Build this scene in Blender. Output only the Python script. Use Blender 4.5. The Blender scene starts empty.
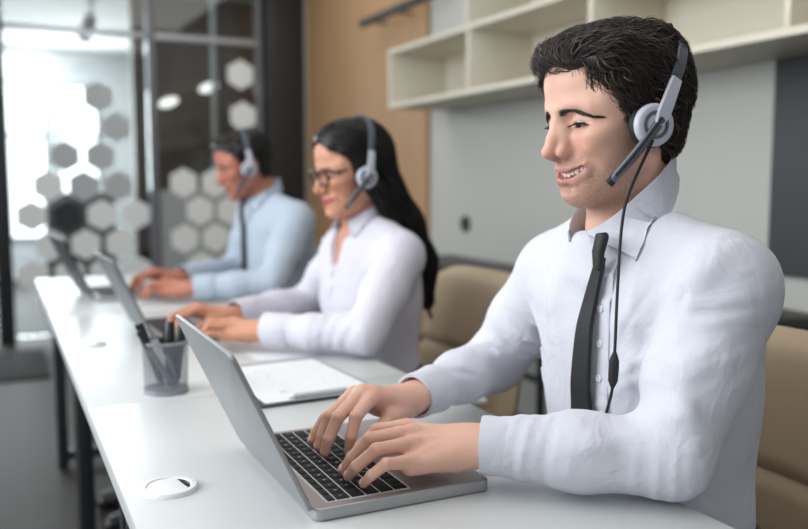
import bpy, bmesh, math, random
import numpy as np
from mathutils import Vector, Matrix
random.seed(7)
rng = np.random.default_rng(11)
SC = bpy.context.scene
COL = SC.collection

# ------------------------------------------------------------------ camera
cam_d = bpy.data.cameras.new('camera')
cam = bpy.data.objects.new('camera', cam_d)
COL.objects.link(cam)
cam.location = (0, 0, 1.13)
cam.rotation_euler = (math.radians(90 - 5.7), 0, math.radians(-25.8))
cam_d.sensor_width = 36.0
cam_d.lens = 841.0 / 808.0 * 36.0
cam_d.clip_start = 0.02
cam_d.dof.use_dof = True
cam_d.dof.focus_distance = 1.03
cam_d.dof.aperture_fstop = 2.7
SC.camera = cam

# ------------------------------------------------------------------ world, daylight, exposure
world = bpy.data.worlds.new('daylight')
SC.world = world
world.use_nodes = True
bgn = world.node_tree.nodes['Background']
bgn.inputs['Color'].default_value = (0.90, 0.95, 1.0, 1)
bgn.inputs['Strength'].default_value = 0.27


def area_light(name, loc, target, sx, sy, power, color):
    d = bpy.data.lights.new(name, 'AREA')
    d.shape = 'RECTANGLE'
    d.size, d.size_y = sx, sy
    d.energy = power
    d.color = color
    o = bpy.data.objects.new(name, d)
    COL.objects.link(o)
    o.location = loc
    o.rotation_euler = (Vector(target) - Vector(loc)).to_track_quat('-Z', 'Y').to_euler()
    return o


# daylight from the tall windows on the left side of the office
area_light('window_daylight', (-2.3, 1.9, 1.9), (0.8, 1.3, 0.9), 3.2, 1.8, 114, (0.93, 0.97, 1.0))
# soft light added behind the camera to brighten the shelf dividers
area_light('rear_fill_light', (-0.6, -1.5, 2.0), (1.6, 2.6, 1.2), 2.0, 1.6, 9, (0.95, 0.98, 1.0))
# ceiling lamp of the office
area_light('ceiling_lamp_light', (0.9, 1.6, 2.8), (1.3, 1.8, 0), 2.4, 3.6, 34, (1.0, 0.97, 0.93))
area_light('partition_fill_light', (1.0, 5.0, 2.8), (1.1, 5.4, 0), 2.0, 2.0, 22, (1.0, 0.98, 0.95))  # added light that brightens the glass partition and its stickers
# daylight in the bright room behind the glass partition
area_light('far_room_daylight', (0.0, 8.9, 2.58), (0.2, 8.9, 0), 3.0, 2.4, 250, (0.95, 0.98, 1.0))

area_light('far_window_daylight', (0.62, 10.3, 1.4), (0.5, 7.0, 2.1), 1.0, 1.6, 60, (0.93, 0.97, 1.0))

SC.view_settings.view_transform = 'Standard'
SC.view_settings.look = 'None'
SC.view_settings.gamma = 1.0
SC.view_settings.exposure = 0.24
SC.view_settings.use_curve_mapping = False


# ------------------------------------------------------------------ naming helpers
def tag(o, label=None, cat=None, group=None, kind=None):
    if label: o['label'] = label
    if cat: o['category'] = cat
    if group: o['group'] = group
    if kind: o['kind'] = kind
    return o


def thing(name, label, cat, loc=(0, 0, 0), rotz=0.0, group=None):
    o = bpy.data.objects.new(name, None)
    COL.objects.link(o)
    o.empty_display_size = 0.05
    o.location = loc
    o.rotation_euler = (0, 0, rotz)
    return tag(o, label, cat, group)


def link_mesh(name, me, mat=None, parent=None):
    o = bpy.data.objects.new(name, me)
    COL.objects.link(o)
    if mat is not None:
        for m in (mat if isinstance(mat, (list, tuple)) else [mat]):
            me.materials.append(m)
    if parent is not None: o.parent = parent
    return o


def copy_tree(o, parent=None):
    c = o.copy()
    COL.objects.link(c)
    if parent is not None: c.parent = parent
    for ch in [x for x in COL.objects if x.parent == o]:
        copy_tree(ch, c)
    return c


# ------------------------------------------------------------------ materials
def new_mat(name):
    m = bpy.data.materials.new(name)
    m.use_nodes = True
    nt = m.node_tree
    return m, nt, nt.nodes['Principled BSDF']


def node(nt, kind, **kw):
    n = nt.nodes.new(kind)
    for k, v in kw.items():
        if k in n.inputs.keys(): n.inputs[k].default_value = v
        else: setattr(n, k, v)
    return n


def mat(name, color, rough=0.5, metal=0.0, noise=0.0, nscale=20.0, bump=0.0, bscale=80.0, spec=0.5, sss=0.0, sheen=0.0,
        stretch=None, alpha=None):
    m, nt, b = new_mat(name)
    b.inputs['Base Color'].default_value = (*color, 1)
    b.inputs['Roughness'].default_value = rough
    b.inputs['Metallic'].default_value = metal
    b.inputs['Specular IOR Level'].default_value = spec
    if sheen: b.inputs['Sheen Weight'].default_value = sheen
    if sss:
        b.inputs['Subsurface Weight'].default_value = sss
        b.inputs['Subsurface Radius'].default_value = (0.012, 0.005, 0.003)
        b.inputs['Subsurface Scale'].default_value = 0.6
    tc = node(nt, 'ShaderNodeTexCoord')
    src = tc.outputs['Object']
    if stretch:
        mp = node(nt, 'ShaderNodeMapping')
        mp.inputs['Scale'].default_value = stretch
        nt.links.new(src, mp.inputs['Vector'])
        src = mp.outputs['Vector']
    if noise:
        n = node(nt, 'ShaderNodeTexNoise', Scale=nscale, Detail=4.0)
        nt.links.new(src, n.inputs['Vector'])
        r = node(nt, 'ShaderNodeMapRange')
        r.inputs['To Min'].default_value = 1 - noise
        r.inputs['To Max'].default_value = 1 + noise
        nt.links.new(n.outputs['Fac'], r.inputs['Value'])
        mx = node(nt, 'ShaderNodeVectorMath', operation='SCALE')
        mx.inputs[0].default_value = color
        nt.links.new(r.outputs['Result'], mx.inputs['Scale'])
        nt.links.new(mx.outputs['Vector'], b.inputs['Base Color'])
    if bump:
        n2 = node(nt, 'ShaderNodeTexNoise', Scale=bscale, Detail=3.0)
        nt.links.new(src, n2.inputs['Vector'])
        bp = node(nt, 'ShaderNodeBump', Strength=bump, Distance=0.002)
        nt.links.new(n2.outputs['Fac'], bp.inputs['Height'])
        nt.links.new(bp.outputs['Normal'], b.inputs['Normal'])
    return m


def lin(r, g, b):
    f = lambda c: c / 255 / 12.92 if c / 255 <= 0.04045 else ((c / 255 + 0.055) / 1.055) ** 2.4
    return (f(r), f(g), f(b))


# ------------------------------------------------------------------ mesh builder for hard things
class MB:
    def __init__(s):
        s.v, s.f, s.mi = [], [], []
        s.m = 0

    def add(s, vs, fs):
        o = len(s.v)
        s.v += [tuple(p) for p in vs]
        s.f += [tuple(i + o for i in f) for f in fs]
        s.mi += [s.m] * len(fs)

    def box(s, lo, hi, bevel=0.0, M=None):
        bm = bmesh.new()
        bmesh.ops.create_cube(bm, size=1.0)
        c = [(a + b) / 2 for a, b in zip(lo, hi)]
        d = [b - a for a, b in zip(lo, hi)]
        for v in bm.verts: v.co = Vector([v.co[i] * d[i] + c[i] for i in range(3)])
        if bevel:
            bmesh.ops.bevel(bm, geom=bm.edges[:], offset=bevel, segments=3, affect='EDGES', profile=0.5)
        s.from_bm(bm, M)

    def from_bm(s, bm, M=None):
        bm.verts.ensure_lookup_table()
        vs = [(M @ v.co if M else v.co).copy() for v in bm.verts]
        fs = [[v.index for v in f.verts] for f in bm.faces]
        bm.verts.index_update()
        fs = [[v.index for v in f.verts] for f in bm.faces]
        s.add(vs, fs)
        bm.free()

    def slab(s, pts, z0, z1, bevel=0.0, M=None):
        """extruded polygon outline (xy), with bevelled rims"""
        bm = bmesh.new()
        vs = [bm.verts.new((x, y, z0)) for x, y in pts]
        f = bm.faces.new(vs)
        r = bmesh.ops.extrude_face_region(bm, geom=[f])
        for e in r['geom']:
            if isinstance(e, bmesh.types.BMVert): e.co.z = z1
        bmesh.ops.recalc_face_normals(bm, faces=bm.faces[:])
        if bevel:
            es = [e for e in bm.edges if abs(e.verts[0].co.z - e.verts[1].co.z) < 1e-9]
            bmesh.ops.bevel(bm, geom=es, offset=bevel, segments=3, affect='EDGES', profile=0.5)
        s.from_bm(bm, M)

    def tube(s, pts, radii, n=10, cap=True, flat=None):
        """swept tube through points; flat=(vector, ratio) squashes it along a vector"""
        P = [Vector(p) for p in pts]
        if not isinstance(radii, (list, tuple, np.ndarray)): radii = [radii] * len(P)
        vs, fs = [], []
        T = []
        for i in range(len(P)):
            a, b = P[max(i - 1, 0)], P[min(i + 1, len(P) - 1)]
            T.append((b - a).normalized())
        u = T[0].orthogonal().normalized()
        for i, p in enumerate(P):
            u = (u - T[i] * u.dot(T[i]))
            u = u.normalized() if u.length > 1e-6 else T[i].orthogonal().normalized()
            w = T[i].cross(u)
            for k in range(n):
                a = 2 * math.pi * k / n
                q = (u * math.cos(a) + w * math.sin(a)) * radii[i]
                if flat: q = q - Vector(flat[0]) * q.dot(Vector(flat[0])) * (1 - flat[1])
                vs.append(p + q)
        for i in range(len(P) - 1):
            for k in range(n):
                fs.append((i * n + k, i * n + (k + 1) % n, (i + 1) * n + (k + 1) % n, (i + 1) * n + k))
        if cap:
            fs.append(tuple(range(n - 1, -1, -1)))
            fs.append(tuple((len(P) - 1) * n + k for k in range(n)))
        s.add(vs, fs)

    def lathe(s, prof, n=40, M=None, close=True):
        """profile (r, z) spun round Z"""
        vs, fs = [], []
        for r, z in prof:
            for k in range(n):
                a = 2 * math.pi * k / n
                p = Vector((r * math.cos(a), r * math.sin(a), z))
                vs.append(M @ p if M else p)
        for i in range(len(prof) - 1):
            for k in range(n):
                fs.append((i * n + k, i * n + (k + 1) % n, (i + 1) * n + (k + 1) % n, (i + 1) * n + k))
        if close:
            fs.append(tuple(range(n - 1, -1, -1)))
            fs.append(tuple((len(prof) - 1) * n + k for k in range(n)))
        s.add(vs, fs)

    def ribbon(s, centers, sides, widths, normals, thick):
        """thick band through centres; sides = across direction, normals = outward"""
        vs, fs = [], []
        for c, sd, w, nn in zip(centers, sides, widths, normals):
            c, sd, nn = Vector(c), Vector(sd).normalized(), Vector(nn).normalized()
            for a, b in ((-1, 0), (-.85, 1), (.85, 1), (1, 0), (.85, -1), (-.85, -1)):
                vs.append(c + sd * (a * w / 2) + nn * (b * thick / 2))
        for i in range(len(centers) - 1):
            for k in range(6):
                fs.append((i * 6 + k, i * 6 + (k + 1) % 6, (i + 1) * 6 + (k + 1) % 6, (i + 1) * 6 + k))
        fs.append(tuple(range(5, -1, -1)))
        fs.append(tuple((len(centers) - 1) * 6 + k for k in range(6)))
        s.add(vs, fs)

    def build(s, name, m, parent=None, smooth=True, angle=40):
        me = bpy.data.meshes.new(name)
        me.from_pydata(s.v, [], s.f)
        bm = bmesh.new()
        bm.from_mesh(me)
        bmesh.ops.recalc_face_normals(bm, faces=bm.faces[:])
        bm.to_mesh(me)
        bm.free()
        o = link_mesh(name, me, m, parent)
        if len(set(s.mi)) > 1: me.polygons.foreach_set('material_index', s.mi)
        if smooth:
            me.polygons.foreach_set('use_smooth', [True] * len(me.polygons))
            me.set_sharp_from_angle(angle=math.radians(angle))
        return o


def spline(pts, n):
    """Catmull-Rom through points, n samples"""
    P = np.array(pts, float)
    Q = np.vstack([2 * P[0] - P[1], P, 2 * P[-1] - P[-2]])
    t = np.linspace(0, len(P) - 1 - 1e-9, n)
    i = t.astype(int)
    u = (t - i)[:, None]
    a, b, c, d = Q[i], Q[i + 1], Q[i + 2], Q[i + 3]
    return 0.5 * (2 * b + (c - a) * u + (2 * a - 5 * b + 4 * c - d) * u ** 2 + (3 * b - a - 3 * c + d) * u ** 3)


# ------------------------------------------------------------------ clay: a distance field turned into one smooth mesh
class Clay:
    def __init__(s, lo, hi, h):
        s.lo = np.array(lo, np.float32)
        s.h = h
        s.n = np.ceil((np.array(hi) - np.array(lo)) / h).astype(int) + 1
        s.ax = [s.lo[i] + np.arange(s.n[i], dtype=np.float32) * h for i in range(3)]
        s.D = np.full(tuple(s.n), 1.0, np.float32)

    def blk(s, lo, hi):
        sl = []
        for i in range(3):
            a = int(max(0, math.floor((lo[i] - s.lo[i]) / s.h)))
            b = int(min(s.n[i], math.ceil((hi[i] - s.lo[i]) / s.h) + 1))
            if b <= a: return None
            sl.append(slice(a, b))
        X, Y, Z = np.meshgrid(*[s.ax[i][sl[i]] for i in range(3)], indexing='ij', sparse=True)
        return tuple(sl), X, Y, Z

    def comb(s, sl, d, k, op):
        A = s.D[sl]
        if op == 'u':
            if k > 0:
                h = np.maximum(k - np.abs(A - d), 0) / k
                r = np.minimum(A, d) - h * h * k * 0.25
            else: r = np.minimum(A, d)
        elif op == 's':
            if k > 0:
                h = np.maximum(k - np.abs(A + d), 0) / k
                r = np.maximum(A, -d) + h * h * k * 0.25
            else: r = np.maximum(A, -d)
        else:
            r = np.maximum(A, d)
        s.D[sl] = r

    def ell(s, c, r, k=0.01, R=None, op='u'):
        c = np.array(c, float)
        r = np.array(r, float)
        m = max(r) if R is not None else r
        q = s.blk(c - m - k - 3 * s.h, c + m + k + 3 * s.h)
        if q is None: return
        sl, X, Y, Z = q
        x, y, z = X - c[0], Y - c[1], Z - c[2]
        if R is not None:
            R = np.array(R)
            x, y, z = (R[0, 0] * x + R[1, 0] * y + R[2, 0] * z, R[0, 1] * x + R[1, 1] * y + R[2, 1] * z,
                       R[0, 2] * x + R[1, 2] * y + R[2, 2] * z)
        k0 = np.sqrt((x / r[0]) ** 2 + (y / r[1]) ** 2 + (z / r[2]) ** 2)
        k1 = np.sqrt((x / r[0] ** 2) ** 2 + (y / r[1] ** 2) ** 2 + (z / r[2] ** 2) ** 2) + 1e-9
        s.comb(sl, k0 * (k0 - 1) / k1, k, op)

    def cone(s, a, b, ra, rb, k=0.01, op='u', flat=None):
        a, b = np.array(a, float), np.array(b, float)
        m = max(ra, rb) + k + 3 * s.h
        q = s.blk(np.minimum(a, b) - m, np.maximum(a, b) + m)
        if q is None: return
        sl, X, Y, Z = q
        ab = b - a
        L = max(ab @ ab, 1e-12)
        t = np.clip(((X - a[0]) * ab[0] + (Y - a[1]) * ab[1] + (Z - a[2]) * ab[2]) / L, 0, 1)
        dx, dy, dz = X - a[0] - t * ab[0], Y - a[1] - t * ab[1], Z - a[2] - t * ab[2]
        if flat is not None:
            f, ratio = np.array(flat[0], float), flat[1]
            w = (dx * f[0] + dy * f[1] + dz * f[2]) * (1 / ratio - 1)
            dx, dy, dz = dx + f[0] * w, dy + f[1] * w, dz + f[2] * w
            d = np.sqrt(dx * dx + dy * dy + dz * dz) - (ra + (rb - ra) * t)
            d = d * (0.5 + 0.5 * ratio)
        else:
            d = np.sqrt(dx * dx + dy * dy + dz * dz) - (ra + (rb - ra) * t)
        s.comb(sl, d, k, op)

    def chain(s, pts, rad, k=0.01, op='u', flat=None):
        if not isinstance(rad, (list, tuple, np.ndarray)): rad = [rad] * len(pts)
        for i in range(len(pts) - 1): s.cone(pts[i], pts[i + 1], rad[i], rad[i + 1], k, op, flat)

    def bump(s, c, r, amp):
        c = np.array(c, float)
        r = np.array([r] * 3 if np.isscalar(r) else r, float)
        q = s.blk(c - 2.6 * r, c + 2.6 * r)
        if q is None: return
        sl, X, Y, Z = q
        s.D[sl] -= (amp * np.exp(-((X - c[0]) / r[0]) ** 2 - ((Y - c[1]) / r[1]) ** 2 - ((Z - c[2]) / r[2]) ** 2)).astype(np.float32)

    def loft(s, secs, k=0.03, op='u', power=2.3):
        """stack of oval sections (centre, half-width across, half-depth, across-direction angle) upward in z"""
        secs = sorted(secs, key=lambda q: q[0][2])
        z = np.array([q[0][2] for q in secs])
        ext = max(max(q[1], q[2]) for q in secs) + k + 3 * s.h
        lo = np.min([q[0] for q in secs], axis=0) - ext
        hi = np.max([q[0] for q in secs], axis=0) + ext
        q = s.blk(lo, hi)
        if q is None: return
        sl, X, Y, Z = q
        zz = np.clip(s.ax[2][sl[2]], z[0], z[-1])

        def ip(vals):
            return pchip(z, np.array(vals, float), zz)[None, None, :]
        cx, cy = ip([c[0][0] for c in secs]), ip([c[0][1] for c in secs])
        a, b, g = ip([c[1] for c in secs]), ip([c[2] for c in secs]), ip([c[3] for c in secs])
        dx, dy = X - cx, Y - cy
        u = dx * np.cos(g) + dy * np.sin(g)
        v = -dx * np.sin(g) + dy * np.cos(g)
        n = (np.abs(u / a) ** power + np.abs(v / b) ** power) ** (1 / power)
        d = (n - 1) * np.minimum(a, b)
        dz = np.maximum(np.maximum(z[0] - Z, Z - z[-1]), 0)
        d = np.where(d > 0, np.sqrt(d * d + dz * dz), np.maximum(d, dz * 1.0) if False else d + dz)
        s.comb(sl, d.astype(np.float32), k, op)

    def warp(s, fn, lo, hi):
        q = s.blk(lo, hi)
        if q is None: return
        sl, X, Y, Z = q
        near = np.abs(s.D[sl]) < 0.05
        s.D[sl] -= (fn(X, Y, Z) * near).astype(np.float32)

    def half(s, p, nrm, keep_below=True, lo=None, hi=None):
        q = s.blk(s.lo if lo is None else lo, (s.lo + s.n * s.h) if hi is None else hi)
        sl, X, Y, Z = q
        d = (X - p[0]) * nrm[0] + (Y - p[1]) * nrm[1] + (Z - p[2]) * nrm[2]
        s.D[sl] = np.maximum(s.D[sl], d)

    def mesh(s):
        D = s.D.copy()
        D[0], D[-1] = 1, 1
        D[:, 0], D[:, -1] = 1, 1
        D[:, :, 0], D[:, :, -1] = 1, 1
        ins = D < 0
        nx, ny, nz = [q - 1 for q in D.shape]
        cnt = np.zeros((nx, ny, nz), np.int8)
        for i in (0, 1):
            for j in (0, 1):
                for k in (0, 1): cnt += ins[i:i + nx, j:j + ny, k:k + nz]
        act = (cnt > 0) & (cnt < 8)
        I = np.argwhere(act)
        idx = np.full(act.shape, -1, np.int32)
        idx[act] = np.arange(len(I))
        acc = np.zeros((len(I), 3))
        num = np.zeros(len(I))
        cor = [(i, j, k) for i in (0, 1) for j in (0, 1) for k in (0, 1)]
        vals = {c: D[I[:, 0] + c[0], I[:, 1] + c[1], I[:, 2] + c[2]].astype(float) for c in cor}
        for a in cor:
            for ax in range(3):
                if a[ax]: continue
                b = list(a)
                b[ax] = 1
                b = tuple(b)
                va, vb = vals[a], vals[b]
                m = (va < 0) != (vb < 0)
                t = np.where(m, va / np.where(m, va - vb, 1), 0)
                p = np.array(a, float)[None, :].repeat(len(I), 0)
                p[:, ax] += t
                acc += p * m[:, None]
                num += m
        V = (I + acc / num[:, None]) * s.h + s.lo
        F = []
        for ax in range(3):
            A = [slice(1, -1)] * 3
            sh = [slice(1, q - 1) for q in D.shape]
            lo = list(sh)
            hi = list(sh)
            lo[ax] = slice(0, D.shape[ax] - 1)
            hi[ax] = slice(1, D.shape[ax])
            a, b = ins[tuple(lo)], ins[tuple(hi)]
            off = np.array([1, 1, 1])
            off[ax] = 0
            for sign in (0, 1):
                e = np.argwhere((a & ~b) if sign == 0 else (~a & b)) + off
                if not len(e): continue
                u, v = (ax + 1) % 3, (ax + 2) % 3
                q = []
                for du, dv in ((1, 1), (0, 1), (0, 0), (1, 0)):
                    w = e.copy()
                    w[:, u] -= du
                    w[:, v] -= dv
                    q.append(idx[w[:, 0], w[:, 1], w[:, 2]])
                q = np.stack(q, 1)
                F.append(q if sign == 0 else q[:, ::-1])
        F = np.concatenate(F)
        F = F[(F >= 0).all(1)]
        return V, F


def pchip(x, y, q):
    h = np.diff(x)
    d = np.diff(y) / h
    m = np.zeros_like(y)
    m[1:-1] = np.where(d[:-1] * d[1:] > 0, 2 * d[:-1] * d[1:] / (d[:-1] + d[1:] + 1e-12), 0)
    m[0], m[-1] = d[0], d[-1]
    i = np.clip(np.searchsorted(x, q) - 1, 0, len(x) - 2)
    t = (q - x[i]) / h[i]
    t2, t3 = t * t, t * t * t
    return ((2 * t3 - 3 * t2 + 1) * y[i] + (t3 - 2 * t2 + t) * h[i] * m[i] + (-2 * t3 + 3 * t2) * y[i + 1]
            + (t3 - t2) * h[i] * m[i + 1])


def relax(V, F, n=1, lam=0.5):
    """a few passes of neighbour averaging"""
    E = np.concatenate([F[:, [0, 1]], F[:, [1, 2]], F[:, [2, 3]], F[:, [3, 0]]])
    E = np.concatenate([E, E[:, ::-1]])
    deg = np.bincount(E[:, 0], minlength=len(V)).astype(float)
    deg[deg == 0] = 1
    for _ in range(n):
        S = np.stack([np.bincount(E[:, 0], weights=V[E[:, 1], i], minlength=len(V)) for i in range(3)], 1)
        V = V + lam * (S / deg[:, None] - V)
    return V


def np_mesh(name, V, F, mat_, parent=None, attrs=None, smooth=True):
    me = bpy.data.meshes.new(name)
    F = np.asarray(F)
    me.vertices.add(len(V))
    me.vertices.foreach_set('co', np.asarray(V, np.float32).ravel())
    k = F.shape[1]
    me.loops.add(F.size)
    me.loops.foreach_set('vertex_index', F.astype(np.int32).ravel())
    me.polygons.add(len(F))
    me.polygons.foreach_set('loop_start', np.arange(0, F.size, k, dtype=np.int32))
    me.update(calc_edges=True)
    me.validate()
    if smooth: me.polygons.foreach_set('use_smooth', np.ones(len(me.polygons), bool))
    for n, (kind, arr) in (attrs or {}).items():
        at = me.attributes.new(n, kind, 'POINT')
        if kind == 'FLOAT': at.data.foreach_set('value', np.asarray(arr, np.float32))
        else: at.data.foreach_set('color', np.asarray(arr, np.float32).ravel())
    return link_mesh(name, me, mat_, parent)


def rotz(a):
    c, s_ = math.cos(a), math.sin(a)
    return np.array([[c, -s_, 0], [s_, c, 0], [0, 0, 1.0]])


def roty(a):
    c, s_ = math.cos(a), math.sin(a)
    return np.array([[c, 0, s_], [0, 1, 0], [-s_, 0, c]])


def rotx(a):
    c, s_ = math.cos(a), math.sin(a)
    return np.array([[1, 0, 0], [0, c, -s_], [0, s_, c]])


def sines(seed, n, freq, stretch=(1, 1, 1)):
    """smooth random field: sum of warped sine waves"""
    r = np.random.default_rng(seed)
    K = r.normal(size=(n, 3))
    K /= np.linalg.norm(K, axis=1)[:, None]
    K *= freq * r.uniform(0.6, 1.5, n)[:, None] * np.array(stretch)
    ph = r.uniform(0, 6.28, n)

    def f(X, Y, Z):
        t = 0
        for i in range(n):
            t = t + np.sin(K[i, 0] * X + K[i, 1] * Y + K[i, 2] * Z + ph[i]
                           + 0.8 * np.sin(K[(i + 1) % n, 0] * 0.6 * X + K[(i + 1) % n, 1] * 0.6 * Y + K[(i + 1) % n, 2] * 0.6 * Z + ph[i] * 2))
        return t / math.sqrt(n)
    return f
# ------------------------------------------------------------------ skin, hair, cloth materials
def skin_mat(name, base, lip, stub=0.0, blush=0.12):
    m, nt, b = new_mat(name)
    b.inputs['Roughness'].default_value = 0.48
    b.inputs['Specular IOR Level'].default_value = 0.35
    b.inputs['Subsurface Weight'].default_value = 0.25
    b.inputs['Subsurface Radius'].default_value = (0.010, 0.004, 0.0025)
    b.inputs['Subsurface Scale'].default_value = 0.5
    tc = node(nt, 'ShaderNodeTexCoord')

    def attr(n): return node(nt, 'ShaderNodeAttribute', attribute_name=n).outputs['Fac']

    def mix(f, a, c):
        x = node(nt, 'ShaderNodeMix', data_type='RGBA')
        if isinstance(f, float): x.inputs['Factor'].default_value = f
        else: nt.links.new(f, x.inputs['Factor'])
        for k, v in (('A', a), ('B', c)):
            i = [q for q in x.inputs if q.name == k and q.type == 'RGBA'][0]
            if isinstance(v, tuple): i.default_value = (*v, 1)
            else: nt.links.new(v, i)
        return [q for q in x.outputs if q.type == 'RGBA'][0]

    def math_(op, a, c):
        x = node(nt, 'ShaderNodeMath', operation=op)
        for i, v in enumerate((a, c)):
            if isinstance(v, (int, float)): x.inputs[i].default_value = v
            else: nt.links.new(v, x.inputs[i])
        return x.outputs[0]
    n1 = node(nt, 'ShaderNodeTexNoise', Scale=45.0, Detail=4.0)
    nt.links.new(tc.outputs['Object'], n1.inputs['Vector'])
    warm = tuple(min(1, c * f) for c, f in zip(base, (1.02, 0.80, 0.74)))
    col = mix(math_('MULTIPLY', n1.outputs['Fac'], 0.55), base, warm)
    col = mix(math_('MULTIPLY', attr('blush'), blush * 4), col, tuple(c * f for c, f in zip(base, (0.95, 0.58, 0.52))))
    if stub:
        n2 = node(nt, 'ShaderNodeTexNoise', Scale=1100.0, Detail=1.0)
        nt.links.new(tc.outputs['Object'], n2.inputs['Vector'])
        dots = math_('MULTIPLY', math_('SUBTRACT', n2.outputs['Fac'], 0.36), 4.0)
        dots = node(nt, 'ShaderNodeClamp').outputs[0] if False else math_('MINIMUM', math_('MAXIMUM', dots, 0.35), 1.0)
        col = mix(math_('MULTIPLY', math_('MULTIPLY', attr('stubble'), dots), stub), col, (0.16, 0.090, 0.062))
    col = mix(attr('lip'), col, lip)
    nt.links.new(col, b.inputs['Base Color'])
    n3 = node(nt, 'ShaderNodeTexNoise', Scale=260.0, Detail=2.0)
    nt.links.new(tc.outputs['Object'], n3.inputs['Vector'])
    bp = node(nt, 'ShaderNodeBump', Strength=0.12, Distance=0.0012)
    nt.links.new(n3.outputs['Fac'], bp.inputs['Height'])
    nt.links.new(bp.outputs['Normal'], b.inputs['Normal'])
    return m


def hair_mat(name, dark, light, rough=0.38):
    m, nt, b = new_mat(name)
    a = node(nt, 'ShaderNodeAttribute', attribute_name='tone')
    x = node(nt, 'ShaderNodeMix', data_type='RGBA')
    nt.links.new(a.outputs['Fac'], x.inputs['Factor'])
    x.inputs[6].default_value = (*dark, 1)
    x.inputs[7].default_value = (*light, 1)
    nt.links.new(x.outputs[2], b.inputs['Base Color'])
    b.inputs['Roughness'].default_value = rough
    b.inputs['Specular IOR Level'].default_value = 0.45
    return m


SKIN_MAN = skin_mat('skin_fair', lin(215, 176, 157), lin(184, 126, 117), 0.75)
SKIN_WOMAN = skin_mat('skin_tan', lin(196, 146, 120), lin(165, 80, 82), 0.0)
SKIN_FAR = skin_mat('skin_brown', lin(176, 118, 98), lin(140, 75, 72), 0.5)
HAIR_BROWN = hair_mat('hair_dark_brown', lin(27, 22, 20), lin(64, 50, 42), .44)
HAIR_BLACK = hair_mat('hair_black', lin(17, 16, 17), lin(42, 39, 39), 0.33)
EYE_WHITE = mat('eye_white', lin(216, 208, 202), 0.25)
EYE_IRIS = mat('eye_iris', lin(58, 42, 32), 0.15)
TEETH = mat('teeth_enamel', lin(240, 234, 224), 0.25)
MOUTH_IN = mat('mouth_inside', lin(90, 40, 42), 0.5)
BROW_MAT = mat('brow_hair', lin(36, 27, 23), 0.6)


# ------------------------------------------------------------------ head
HL = 1.0


def arc(mid, cor, bow, n=7):
    """lip line from corner over the middle to corner"""
    o = []
    for t in np.linspace(-1, 1, n):
        q = abs(t)
        o.append((mid[0] + (cor[0] - mid[0]) * q ** 1.9, cor[1] * math.sin(t * 1.25) / math.sin(1.25),
                  mid[1] + (cor[2] - mid[1]) * q ** bow))
    return o


LIP_CORNER = (.0650, .0420, -.0478)
LIP_UP = ((.0985, -.0580), LIP_CORNER, 2.2)
LIP_LOW = ((.0955, -.0775), LIP_CORNER, 2.0)


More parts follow.
